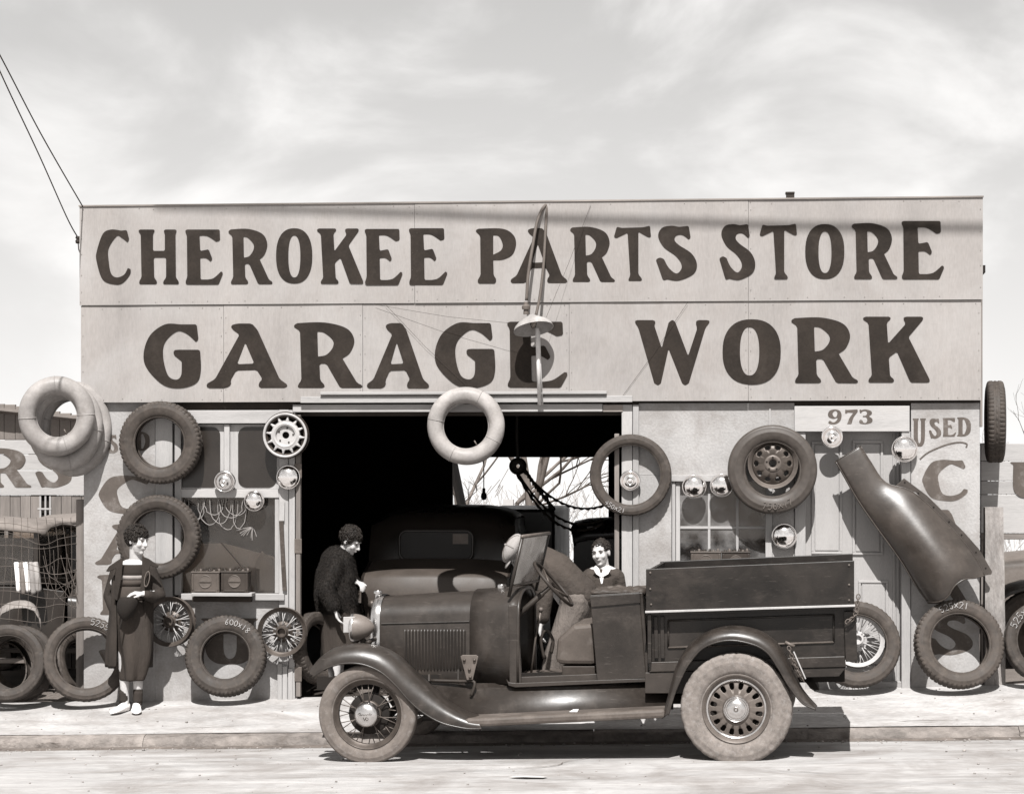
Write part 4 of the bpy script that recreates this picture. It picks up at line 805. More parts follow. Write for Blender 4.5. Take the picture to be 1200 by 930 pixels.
# --- wheels
def disc_wheel_rear(t, r):
    mb = MB(); mb.lathe(rim_prof(r, .12, .02), 64, closed=True); mb.build('rim', 'steel_grey', t, smooth=True, ang=40)
    mb = slotted(.03, r*.92, 16, r*.60, r*.81, .56, 12, lambda q: -.012-.026*math.sin(math.pi*min(1, q/(r*.9)))); mb.build('disc', 'steel_grey', t, smooth=True, sol=.006)
    mb = MB(); mb.lathe([(r*.84, -.022), (r*.88, -.040), (r*.93, -.038), (r*.96, -.01)], 64); mb.build('trim_ring', 'chrome_dull', t, smooth=True)
    mb = MB(); mb.lathe([(.001, .03), (r*.85, .03)], 40); mb.build('brake_drum', 'under_black', t)
    c = r*.42
    mb = MB(); mb.lathe([(.001, -.088), (.016, -.088), (.019, -.082), (.03, -.084), (c*.62, -.076), (c*.72, -.064), (c*.78, -.066), (c*.86, -.058), (c*.9, -.06), (c, -.048), (c*1.02, -.03)], 48); mb.build('hub_cap', 'chrome_dull', t, smooth=True, ang=50)
    mb = MB(); mb.lathe([(.009, -.0895), (.012, -.092), (.015, -.0895)], 20); mb.build('cap_emblem', 'steel_dark', t, smooth=True)
def truck_wheel(px, py, rpx, w, lyc, front, near=True, style='worn'):
    c = T(px, py, lyc-w/2) if near else Vector((px, lyc, py))
    R = rpx
    t = thing('wheel', '', ''); [t.pop(k, None) for k in ('label', 'category')]; t.parent = TK; t.location = (c.x, lyc, c.z)
    ratio = .70 if front else .60; me = tyre_mesh(ratio, 'worn' if not front else 'plain', w/(R*(1-ratio)))
    o = mk('tyre', me, None, t); o.scale = (R, R, R); m = 'rubber_front' if front else 'rubber_dusty'
    if not me.materials: me.materials.append(MATS[m])
    elif me.materials[0] != MATS[m]: o.material_slots[0].link = 'OBJECT'; o.material_slots[0].material = MATS[m]
    if front:
        wire_wheel(t, R*.685, w*.75, 'steel_dark', 'steel_grey', .085, 30, cap=.09)
        mb = MB(); mb.lathe([(.001, .02), (.135, .02), (.15, .03), (.15, .09), (.001, .09)], 40); mb.build('brake_drum', 'under_black', t, smooth=True, ang=40)
    elif near: disc_wheel_rear(t, R*.585)
    return t, c, R
kp = 1/164.0
w1, c1, R1 = truck_wheel(429.5, 837, 58.5*kp, .125, .0625, True)
w2_, c2, R2 = truck_wheel(862.5, 831, 64.5*kp, .155, .0775, False)
mb = MB(); rr_ = R1*.685*.0
mb.tube([(x*.001, -.1165, z*.001) for x, z in ((-52, 8), (-40, 18), (-30, 6), (-44, 2), (-28, -2), (-16, 8), (-8, -2), (0, 8), (10, 2), (18, 10), (28, 4), (38, 20), (36, 2), (50, 10))], .0022, 5); mb.tube([(x*.001, -.1155, z*.001) for x, z in ((-14, -14), (-4, -36), (8, -14))], .003, 5); mb.tube([(.014+.009*math.sin(q)*(1 if q < 6.3 else 1), -.115, -.026+.011*math.cos(q)) for q in [k*.7 for k in range(10)]], .002, 5); mb.build('cap_script', 'steel_dark', w1)
truck_wheel(c1.x, c1.z, R1, .125, 1.42+.06, True, False); truck_wheel(c2.x, c2.z, R2, .155, 1.42+.06, False, False)
tw2, c3, R3 = truck_wheel(c2.x, c2.z, R2*.985, .14, .255, False, False)
# --- fenders
def fender(name, crown, bead, wid, l0=-.03, lc=.10):
    n = 8*(len(crown)-1)+1; C_ = smoothpath([T(x, y, lc) for x, y in crown], 8); B_ = smoothpath([T(x, y, l0) for x, y in bead], 8); m = min(len(C_), len(B_)); rows = []
    for i in range(m):
        c, b = C_[i], B_[i]; d = c-b; d.y = 0; row = [Vector((b.x, l0+.006, b.z-.012)), Vector((b.x, l0, b.z))]
        for a in (20, 40, 58, 74, 90):
            row.append(Vector((b.x+d.x*math.sin(R_(a))**.9, l0+(lc-l0)*(1-math.cos(R_(a))), b.z+d.z*math.sin(R_(a))**.9)))
        nrm = d.normalized() if d.length > .001 else Vector((0, 0, 1))
        for k, (yy, dr) in enumerate(((lc+wid*.3, .004), (lc+wid*.65, -.004), (lc+wid, -.02))): row.append(Vector((c.x+nrm.x*dr, yy, c.z+nrm.z*dr)))
        rows.append(row)
    mb = MB(); mb.grid(rows); f = mb.build(name, 'fender_paint', TK, smooth=True, sol=.005)
    mb = MB(); mb.tube([Vector((b.x, l0+.002, b.z-.006)) for b in B_[:m]], .007, 6); mb.build('bead', 'fender_paint', f, smooth=True)
    return f, C_, B_
crF = [(364, 786), (373, 773), (386, 762.5), (403, 756.5), (424.5, 755), (446, 759), (463, 768), (476, 780), (489, 792.5), (506, 808), (523, 823), (543, 834.5), (562, 840)]
bdF = [(367, 791), (374, 786.5), (385, 780.5), (403, 776), (424.5, 777), (446, 786), (463, 801), (480, 820), (498, 835), (519, 846), (543, 851.6), (556, 852.5), (564, 852)]
ff, Cf, Bf = fender('front_fender', crF, bdF, .19)
crR = [(776, 841), (785, 808), (793, 780), (807, 757), (829.5, 740.6), (857, 734), (885, 738), (905, 749), (919, 766), (930, 788), (941, 809), (957, 828)]
bdR = [(783, 836), (790, 812), (798, 793), (808, 775), (825, 757), (852, 749), (880, 753), (899, 763), (913, 782.6), (924.5, 802), (940, 822), (956, 830)]
fr_, Cr_, Br_ = fender('rear_fender', crR, bdR, .20)
for src in (ff, fr_):                                          # the far pair mirrors the near pair
    me = src.data.copy()
    for v in me.vertices: v.co.y = 2*CY-v.co.y
    me.flip_normals(); o = mk(src.name.split('.')[0], me, None, TK, sol=.005)
# --- running boards and splash apron
def rboard(l0, l1, name):
    a0 = T(545, 841.5, -.02); a1 = T(779, 830.5, -.02); d0 = T(545, 852, -.02).z-a0.z; d1 = T(779, 841, -.02).z-a1.z
    mb = MB(); mb.hexa([(a0.x, l0, a0.z+d0), (a1.x, l0, a1.z+d1), (a1.x, l0, a1.z), (a0.x, l0, a0.z), (a0.x, l1, a0.z+d0), (a1.x, l1, a1.z+d1), (a1.x, l1, a1.z), (a0.x, l1, a0.z)]); return mb.build(name, 'board_dust', TK, bev=.02), a0, a1
_, ra0, ra1 = rboard(-.025, .25, 'running_board'); rboard(1.29, 1.565, 'running_board')
sl = (ra1.z-ra0.z)/(ra1.x-ra0.x); zr = lambda x: ra0.z+sl*(x-ra0.x)
b0, b1 = T(506, 801, .30), T(790, 800, .30); ax0, ax1 = b0.x-.06, b1.x
mb = MB(); rows = []
for k in range(9):
    t = k/8; y = .235+.11*t**1.6; c = math.sin(t*math.pi)*.022
    rows.append([(lerp(ax0, b0.x, t), y-c*.8, lerp(zr(ax0)-.03, b0.z, t)), (lerp(ax1, b1.x, t), y-c*.8, lerp(zr(ax1)-.03, b1.z, t))])
mb.grid(rows); mb.build('splash_apron', 'fender_paint', TK, smooth=True, sol=.004)
# --- bonnet, cowl and radiator
def hood_section(lx, zb, zh, zt, hw, sweep=9):
    row = []
    for s in (-1, 1):
        part = [(s*hw, zb), (s*hw, lerp(zb, zh, .5)), (s*hw, zh-.01), (s*hw*.985, zh+.006)]
        for k in range(1, sweep+1):
            a = k/sweep*90; part.append((s*hw*.985*math.cos(R_(a))**.85, zh+.006+(zt-zh-.006)*math.sin(R_(a))**.8))
        row.append(part)
    pr = row[0]+row[1][::-1][1:]
    return [Vector((lx, CY+x, z)) for x, z in pr]
def hp(x, yt, yh, yb, hw): return T(x, yh, CY-hw).x, T(x, yb, CY-hw).z, T(x, yh, CY-hw).z, T(x, yt, CY).z, hw
hs = [hp(445, 697.5, 731.5, 800, .27), hp(480, 695.5, 730.5, 800, .295), hp(515, 693.5, 729.5, 800, .32), hp(550.5, 691.5, 728.5, 800, .345)]
mb = MB(); mb.grid([hood_section(*h) for h in hs]); hood = mb.build('bonnet', 'truck_paint', TK, smooth=True, ang=35)
cs = [hp(551, 691, 728, 801, .347), hp(572, 690, 727, 801, .40), hp(597, 688.5, 724, 801, .45), hp(607, 688, 722, 801, .455)]
mb = MB(); mb.grid([hood_section(*h) for h in cs]); cowl = mb.build('cowl', 'truck_paint', TK, smooth=True, ang=35, sol=.02)
e0 = hood_section(*cs[-1]); mb = MB(); mb.tube(e0, .014, 8); mb.build('cowl_beading', 'truck_paint', cowl, smooth=True)
mb = MB(); mb.add(hood_section(*hs[-1]), [tuple(range(len(e0)))]); mb.build('firewall', 'under_black', TK)
mb = MB(); q = hood_section(*hs[0]); c_ = Vector((q[0].x-.07, CY, 0))
rows = []
for dx, k in ((.0, 1.02), (-.02, 1.035), (-.055, 1.03), (-.075, .97), (-.075, .86)):
    rows.append([Vector((p.x+dx, CY+(p.y-CY)*k, .62+(p.z-.62)*(1+(k-1)*.8))) for p in q])
mb.grid(rows); rs_ = mb.build('radiator_shell', 'chrome_dull', TK, smooth=True, ang=50)
mb = MB(); mb.add([Vector((p.x-.06, CY+(p.y-CY)*.9, .62+(p.z-.62)*.92)) for p in q], [tuple(range(len(q)))]); mb.build('radiator_core', 'under_black', TK)
cp = T(447.5, 697, CY); mb = MB(); mb.lathe([(.001, .035), (.028, .034), (.032, .026), (.032, .012), (.02, .008), (.022, -.02)], 20, c=(cp.x-.03, CY, cp.z), axis='z'); mb.build('radiator_cap', 'chrome_dull', TK, smooth=True, ang=40)
cp = T(588, 689, CY-.08); mb = MB(); mb.lathe([(.001, .03), (.03, .03), (.034, .02), (.034, .0), (.03, -.02)], 20, c=(cp.x, CY-.08, cp.z), axis='z'); mb.build('fuel_cap', 'chrome_dull', TK, smooth=True, ang=40)
for k in range(19):                                            # louvres
    x = lerp(474.5, 543.5, k/18); hw = lerp(.27, .345, (x-445)/105.5); a, b = T(x, 738, CY-hw), T(x, 785, CY-hw); y = CY-hw
    mb = MB(); mb.grid([[Vector((a.x-.008, y+.001, a.z)), Vector((a.x, y-.001, a.z+.006)), Vector((a.x+.006, y+.001, a.z))], [Vector((a.x-.008, y+.001, a.z-.012)), Vector((a.x+.002, y-.02, a.z-.01)), Vector((a.x+.006, y+.001, a.z-.01))], [Vector((b.x-.008, y+.001, b.z+.012)), Vector((b.x+.002, y-.02, b.z+.01)), Vector((b.x+.006, y+.001, b.z+.01))], [Vector((b.x-.008, y+.001, b.z)), Vector((b.x, y-.001, b.z-.006)), Vector((b.x+.006, y+.001, b.z))]])
    mb.build('louvre', 'truck_paint', hood, smooth=True)
    mb = MB(); mb.box(a.x+.0065, a.x+.016, y-.003, y+.001, b.z+.006, a.z-.006); mb.build('louvre_dark_strip', 'under_black', hood)  # black strip painting the shade of the louvre opening
a, b = T(447, 730.5, CY-.27), T(550, 727.8, CY-.345); mb = MB(); mb.tube([a+Vector((0, -.004, 0)), b+Vector((0, -.004, 0))], .005, 6); mb.build('hinge_strip', 'truck_paint', hood)
bk = [(539.5, 768.5), (542, 767), (558, 767), (560.5, 769), (554, 796), (547, 796.5)]
box_t('bracket_plate', 'steel_grey', bk, .26, .275, .003); pl = [c for c in TK.children if c.name.startswith('bracket_plate')][0]
for x, y in ((544, 773), (556, 773), (550, 784), (551, 793)):
    p = T(x, y, .255); mb = MB(); mb.lathe([(.001, -.012), (.010, -.01), (.012, .0)], 10, c=p); mb.build('bolt', 'steel_dark', pl, smooth=True)
mb = MB(); mb.tube(smoothpath([T(505, 797, .33), T(540, 798, .3), T(556, 799, .27), T(552, 815, .255)], 5), .012, 8); mb.build('bracket_arm', 'black_iron', TK, smooth=True)
mb = MB(); mb.tube([T(537, 784, .37), T(537, 799, .34)], .008, 6); mb.tube([T(503, 790, .40), T(503, 798, .38)], .012, 6); mb.build('bonnet_catch', 'black_iron', TK)
# --- headlamps, plate
def lamp(ly, lens):
    c = T(413.5, 734.5, .33); h = thing('headlamp', '', ''); [h.pop(k, None) for k in ('label', 'category')]; h.parent = TK; h.location = (c.x, ly, c.z)
    mb = MB(); mb.lathe([(.096, -.002), (.100, .012), (.098, .03), (.092, .06), (.078, .095), (.058, .125), (.034, .148), (.012, .16), (.001, .162)], 32, axis='x'); mb.build('bucket', 'car_grey', h, smooth=True)
    mb = MB(); mb.lathe([(.088, -.006), (.096, -.012), (.103, -.004), (.101, .014)], 32, axis='x'); mb.build('lamp_rim', 'chrome_dull', h, smooth=True)
    mb = MB(); mb.lathe([(.001, -.022), (.05, -.016), (.089, -.004)], 28, axis='x'); mb.build('lens', 'glass_clear', h, smooth=True)
    mb = MB(); mb.lathe([(.001, .09), (.05, .06), (.085, .01)], 28, axis='x'); mb.build('reflector', 'chrome', h, smooth=True)
    mb = MB(); mb.tube([(.07, 0, -.08), (.08, .01, -.17), (.10, .02, -.26)], .02, 8); mb.build('stand', 'black_iron', h, smooth=True)
lamp(.33, 1); lamp(2*CY-.33, 1)
p = T(411.5, 731.5, .26); mb = MB(); mb.m = Matrix.Translation(p) @ Matrix.Rotation(R_(-58), 4, 'Z'); mb.box(-.004, .004, -.06, .06, -.058, .058); np_ = mb.build('number_plate', 'steel_white', TK, bev=.004)
mb = MB(); mb.tube([p+Vector((0, .02, 0)), p+Vector((.05, .16, -.1)), p+Vector((.1, .3, -.2))], .008, 6); mb.build('plate_stay', 'black_iron', TK)
mb = MB(); z = T(420, 752, .33).z; x = T(432, 750, .33).x; mb.tube([(x, .30, z), (x+.02, .6, z+.02), (x+.02, CY, z+.03), (x+.02, 1.54-.6, z+.02), (x, 1.54-.3, z)], .016, 8); mb.build('lamp_bar', 'black_iron', TK, smooth=True)
# --- chassis
z0 = T(500, 812, .45).z
for ly in (.47, 1.07):
    a, b = T(372, 800, ly), T(990, 790, ly); mb = MB(); mb.hexa([(a.x, ly-.02, a.z-.05), (b.x, ly-.02, b.z-.05), (b.x, ly-.02, b.z+.05), (a.x, ly-.02, a.z+.05), (a.x, ly+.02, a.z-.05), (b.x, ly+.02, b.z-.05), (b.x, ly+.02, b.z+.05), (a.x, ly+.02, a.z+.05)]); mb.build('frame_rail', 'under_black', TK)
mb = MB(); mb.tube(smoothpath([(c1.x, .12, c1.z), (c1.x, .3, c1.z-.05), (c1.x, CY, c1.z-.09), (c1.x, 1.24, c1.z-.05), (c1.x, 1.42, c1.z)], 4), .03, 8); mb.build('front_axle', 'under_black', TK, smooth=True)
mb = MB(); mb.tube(smoothpath([(c1.x-.03, .2, c1.z+.02), (c1.x-.03, CY, c1.z+.2), (c1.x-.03, 1.34, c1.z+.02)], 6), .03, 6); mb.build('front_spring', 'under_black', TK, smooth=True)
mb = MB(); mb.tube([(c2.x, .1, c2.z), (c2.x, .6, c2.z), (c2.x, CY-.12, c2.z), (c2.x, CY, c2.z), (c2.x, CY+.12, c2.z), (c2.x, .94, c2.z), (c2.x, 1.44, c2.z)], [.05, .05, .12, .16, .12, .05, .05], 12); mb.build('rear_axle', 'under_black', TK, smooth=True)
mb = MB(); mb.box(c1.x+.15, c1.x+.9, .55, 1.0, c1.z-.06, .95); mb.build('engine', 'under_black', TK, bev=.03)
mb = MB(); mb.tube([(c1.x+.8, CY, c1.z+.05), (c2.x, CY, c2.z)], .04, 8); mb.build('drive_shaft', 'under_black', TK, smooth=True)
mb = MB(); p = T(387, 786, .25); mb.tube([p+Vector((0, 0, .03)), p+Vector((.01, 0, -.04))], .02, 10); mb.build('bumper_iron', 'steel_white', TK, smooth=True)
# --- cab
pc = box_t('door_post', 'truck_paint', [(595.5, 709), (606, 708), (611.5, 800), (597, 801)], .305, .345, .006)
box_t('sill_moulding', 'truck_paint', [(593, 795.5), (596, 799), (604, 800), (756, 794.5), (757, 798.5), (604, 805), (596, 803)], .27, .31, .003)
box_t('sill_board', 'truck_paint', [(606, 793), (706, 789), (706, 799), (606, 803)], .315, .36, .003)
a, b = T(598, 797, .36), T(765, 791, .36); mb = MB(); mb.hexa([(a.x, .36, a.z-.03), (b.x, .36, b.z-.03), (b.x, .36, b.z), (a.x, .36, a.z), (a.x, 1.2, a.z-.03), (b.x, 1.2, b.z-.03), (b.x, 1.2, b.z), (a.x, 1.2, a.z)]); mb.build('cab_floor', 'battery_case', TK)
def slab(name, m, pts, l0, l1, bev=.012): return box_t(name, m, pts, l0, l1, bev)
slab('seat_cushion', 'upholstery', [(651, 776), (653, 748), (672, 732), (697, 730), (698, 778.5), (660, 778)], .40, 1.16, .03)
slab('seat_base', 'battery_dark', [(658.5, 780), (698, 780), (698, 794), (658.5, 794)], .42, 1.12, .006)
cb_ = slab('cab_side', 'truck_paint', [(691.5, 697), (749, 693.5), (757, 794), (700, 798)], .28, .30, .004)
box_t('side_cap', 'truck_paint', [(691, 698.5), (750, 694.5), (750.5, 706), (693, 711)], .268, .2795, .003, cb_)
slab('cab_side', 'truck_paint', [(691.5, 697), (749, 693.5), (757, 794), (700, 798)], 1.26, 1.28, .004)
slab('cab_back', 'truck_paint', [(746, 694), (753, 694), (761, 794), (752, 794)], .301, 1.259, .004)
mb = MB(); rn = random.Random(3); A = T(697, 694, .45); B = T(758, 688, .45)
for k in range(3):
    rows = []
    for i in range(15):
        t = i/14; x = lerp(A.x, B.x, t); rows.append([Vector((x+.02*math.cos(q), .42+.22*k+(.05+.03*noise.noise((i*.6, k, 1)))*math.cos(q), A.z+.0+.01*t+(.025+.025*noise.noise((i*.5, k*3, 4)))*math.sin(q))) for q in [2*math.pi*j/10 for j in range(10)]])
    mb.grid(rows, cu=True, cap=True)
mb.build('folded_top', 'leather', TK, smooth=True)
# windscreen: raked frame across the cowl
zb = T(598, 690, .33); zt_ = T(612, 628.5, .33); x0, x1 = zb.x, zt_.x
ws = thing('windscreen', '', ''); [ws.pop(k, None) for k in ('label', 'category')]; ws.parent = TK
sk = lambda ly: (ly-.345)*.10
wp = lambda ly, t: Vector((lerp(x0, x1, t)+sk(ly), ly, lerp(zb.z, zt_.z, t)))
for ly in (.345, 1.195):
    mb = MB(); mb.tube([wp(ly, -.15), wp(ly, 1)], .013, 8); mb.build('pillar', 'truck_paint', ws, smooth=True)
mb = MB(); mb.tube([wp(.33, 1), wp(1.21, 1)], .014, 8); mb.build('top_bar', 'steel_grey', ws, smooth=True)
mb = MB(); mb.tube([wp(.345, .05), wp(1.195, .05)], .01, 8); mb.build('lower_bar', 'steel_grey', ws, smooth=True)
mb = MB(); mb.hexa([wp(ly, t)+Vector((d, 0, 0)) for d in (-.003, .003) for ly, t in ((.358, .08), (1.182, .08), (1.182, .97), (.358, .97))]); mb.build('pane', 'glass_dusty', ws)
# steering
sa = T(609, 719, .52); sb = T(646, 686, .52); ax = (sb-sa).normalized()
st_ = thing('steering', '', ''); [st_.pop(k, None) for k in ('label', 'category')]; st_.parent = TK
mb = MB(); mb.tube([sa-ax*.15, sa, sb-ax*.09, sb-ax*.08, sb], [.02, .022, .022, .016, .016], 10); mb.build('column', 'black_iron', st_, smooth=True)
ex = Vector((0, 1, 0)); ey = ax.cross(ex).normalized(); cen = sb+ax*.02; rw = .205
mb = MB(); mb.tube([cen+(ex*math.cos(a)+ey*math.sin(a))*rw for a in [2*math.pi*k/40 for k in range(40)]], .013, 8, closed=True); mb.build('wheel_rim', 'black_iron', st_, smooth=True)
for k in range(4):
    a = R_(45+90*k); mb = MB(); mb.tube([cen-ax*.03, cen-ax*.01+(ex*math.cos(a)+ey*math.sin(a))*rw*.6, cen+(ex*math.cos(a)+ey*math.sin(a))*rw], .009, 6); mb.build('spoke', 'steel_dark', st_, smooth=True)
mb = MB(); mb.tube([T(622, 792, .7), T(628, 745, .7), T(634, 715, .7)], .009, 6); mb.ball(T(634, 714, .7), .02); mb.build('gear_lever', 'steel_grey', TK, smooth=True)
mb = MB(); mb.tube(smoothpath([T(638, 772, .6), T(634, 750, .6), T(640, 738, .6), T(648, 750, .6), T(646, 765, .6)], 4), .012, 6); mb.build('hand_brake', 'black_iron', TK, smooth=True)
# --- bed
bdu = [(757, 666.5), (1001, 656.5), (1001, 709), (757, 716.5)]
ub = box_t('upper_side', 'bed_paint', bdu, .10, .125, .004)
for x, y in ((762, 671), (762, 690), (763, 708), (995, 662), (995, 685), (995, 703)):
    p = T(x, y, .097); mb = MB(); mb.lathe([(.001, -.006), (.008, -.004), (.009, .004)], 8, c=p); mb.build('rivet', 'steel_grey', ub, smooth=True)
box_t('side_lip', 'steel_white', [(756, 715.5), (1002, 708), (1002, 710.5), (756, 718)], .085, .13, .002)  # pale material paints in the highlight along the lip
for l0, l1 in ((.126, .199), (1.326, 1.399)):                    # flared ledge between the lower and upper sides
    a, b = T(757, 716.5, .10), T(1001, 709, .10); mb = MB(); mb.hexa([(a.x, l0, a.z-.025), (b.x, l0, b.z-.025), (b.x, l0, b.z), (a.x, l0, a.z), (a.x, l1, a.z-.025), (b.x, l1, b.z-.025), (b.x, l1, b.z), (a.x, l1, a.z)]); mb.build('side_ledge', 'bed_paint', TK)
P = [T(x, y, .10) for x, y in bdu]; mb = MB(); mb.prism([(p.x, p.z) for p in P], 1.40, 1.425); mb.build('upper_side', 'bed_paint', TK, bev=.004)
lw = [(761, 718), (1000, 712), (1000, 769), (762, 775)]
ls = box_t('lower_side', 'bed_paint', lw, .20, .225, .004)
P = [T(x, y, .20) for x, y in lw]; mb = MB(); mb.prism([(p.x, p.z) for p in P], 1.30, 1.325); mb.build('lower_side', 'bed_paint', TK, bev=.004)
def strip(x0, y0, x1, y1, th, m='bed_paint', l=.188, nm='panel_moulding'):
    a, b = T(x0, y0, l), T(x1, y1, l); mb = MB(); mb.tube([a+Vector((0, .006, 0)), b+Vector((0, .006, 0))], th, 6); mb.build(nm, m, ls, smooth=True)
strip(783, 727, 977, 720, .008); strip(783, 758.5, 977, 752, .008, 'steel_grey'); strip(783, 727, 783, 758.5, .007); strip(977, 720, 977, 752, .007)  # bottom strip is paler: its highlight is painted in
for x in (766, 773.5): box_t('stake', 'bed_paint', [(x, 722), (x+4.5, 722), (x+5.5, 771), (x+1, 771)], .18, .199, .003, ls)
box_t('bed_sill', 'truck_paint', [(761, 775.5), (990, 768.5), (991.5, 781), (761, 787)], .17, .23, .004)
box_t('bed_sill', 'truck_paint', [(756, 787.5), (991.5, 781.5), (983, 792), (900, 795), (800, 812), (756, 812)], .18, .24, .004)
a, b = T(760, 775, .2), T(1000, 768, .2); mb = MB(); mb.hexa([(a.x, .226, a.z-.02), (b.x, .226, b.z-.02), (b.x, .226, b.z), (a.x, .226, a.z), (a.x, 1.299, a.z-.02), (b.x, 1.299, b.z-.02), (b.x, 1.299, b.z), (a.x, 1.299, a.z)]); mb.build('bed_floor', 'dark_wood', TK)
f0, f1 = T(757, 666, .1), T(757, 775, .2); mb = MB(); mb.box(f0.x+.01, f0.x+.035, .126, 1.399, f1.z, f0.z-.01); mb.build('bed_front', 'bed_paint', TK)
tg = [(989, 716), (1003, 716), (1005, 775), (991, 775)]
tgp = box_t('tailgate', 'bed_paint', tg, .16, 1.38, .004)
mb = MB(); rn = random.Random(4)
def chain(p0, p1, sag, n, r, name, parent, m='steel_grey'):
    for k in range(n):
        t = (k+.5)/n; c = p0.lerp(p1, t)+Vector((0, 0, -sag*math.sin(math.pi*t))); d = (p1-p0)/n; u = d.normalized(); s = Vector((0, 1, 0)) if k % 2 else u.cross(Vector((0, 1, 0))).normalized()
        mb = MB(); mb.tube([c+u*math.cos(q)*r*1.5+s*math.sin(q)*r for q in [2*math.pi*j/10 for j in range(10)]], r*.32, 5, closed=True); mb.build(name, m, parent, smooth=True)
chain(T(1006, 697, .12), T(1004, 716, .12), 0, 5, .013, 'chain_link', tgp); chain(T(1004, 716, .12), T(992, 728, .12), .02, 5, .013, 'chain_link', tgp)
chain(T(924, 757, .0), T(942, 797, .02), .03, 12, .012, 'chain_link', TK)
mb = MB(); mb.tube([T(920, 752, .05), T(931, 757, .05)], .012, 8); mb.build('chain_hook', 'steel_grey', TK, smooth=True)
mb = MB(); mb.tube([T(930, 763, .0), T(944, 795, .0)], .005, 6); mb.build('stay_rod', 'steel_white', TK)
mb = MB(); q = [T(x, y, .5) for x, y in ((938, 790), (950, 788), (958, 803), (960, 808), (950, 806))]; mb.prism([(p.x, p.z) for p in q], .45, .8); mb.build('mud_flap', 'under_black', TK, bev=.003)
mb = MB(); p = T(672, 834, .1); mb.add([p+Vector(v) for v in ((-.03, -.02, .004), (.03, -.03, .006), (.035, .03, .02), (-.02, .03, .008), (0, .0, .022))], [(0, 1, 4), (1, 2, 4), (2, 3, 4), (3, 0, 4)]); o = mb.build('paper_scrap', 'paper', None); o.parent = None
o.matrix_world = Matrix.Translation(TO) @ Matrix.Rotation(TH, 4, 'Z'); tag(o, 'crumpled white paper scrap lying on the truck running board', 'paper')
# ------------------------------------------------------------------ left yard: shed wall, old cars, wire fence
def part_empty(name, parent, loc=(0, 0, 0), rot=(0, 0, 0)):
    o = thing(name, '', ''); [o.pop(k, None) for k in ('label', 'category')]; o.parent = parent; o.location = loc; o.rotation_euler = rot; return o
Ys = 3.6
SH = thing('shed', 'plank shed with painted boards standing behind the left yard', 'shed', (0, 0, 0))
def SB(name, m, x0, x1, y0, y1, Yf, Yb, parent=None, bev=.004, zb=None): return FB(name, m, x0, x1, y0, y1, Yf, Yb, parent or SH, bev, zb)
rn = random.Random(11)
xs_ = list(range(-60, 100, 13))
for i, x in enumerate(xs_):                                    # upper sheet strips under the sloping eave
    y0 = 473+.155*max(0, x); SB('sheet', 'roof_tin', x, x+12.7, y0, 515, Ys+rn.uniform(0, .01), Ys+.05)
for y0, y1 in ((515.5, 532), (532.6, 550.5), (551, 580)): SB('board', 'white_wood_h', -60, 108, y0, y1, Ys-.012+rn.uniform(-.003, .003), Ys+.05)
for i, x in enumerate(range(-60, 108, 12)):
    if 40 <= x < 60: SB('plank', 'raw_wood', x, x+11.6, 613, 900, Ys-.004, Ys+.05, zb=0); continue
    SB('plank', 'raw_wood', x, x+11.6, 580.5, 900, Ys+rn.uniform(-.006, .006), Ys+.05, zb=0)
SB('window_dark', 'under_black', 36, 66, 580, 613, Ys+.03, Ys+.05)
for x in (46, 52, 57.5): SB('window_bar', 'white_wood', x, x+2.2, 580.5, 612.8, Ys-.006, Ys+.02)
SB('window_bar', 'white_wood_h', 44, 60, 595, 597, Ys-.008, Ys-.0065)
mb = MB(); a, b = W(-60, 471, Ys-.15), W(108, 489, Ys-.15); mb.hexa([(a.x, Ys-.15, a.z-.03), (b.x, Ys-.15, b.z-.03), (b.x, Ys-.15, b.z), (a.x, Ys-.15, a.z), (a.x, Ys+3, a.z-.6), (b.x, Ys+3, b.z-.6), (b.x, Ys+3, b.z-.55), (a.x, Ys+3, a.z-.55)]); mb.build('roof', 'roof_tin', SH)
letter('R', -22, 37, 525, 571, Ys-.0165, 'faded_letter', SH); letter('S', 41, 84, 525, 571, Ys-.0165, 'faded_letter', SH)
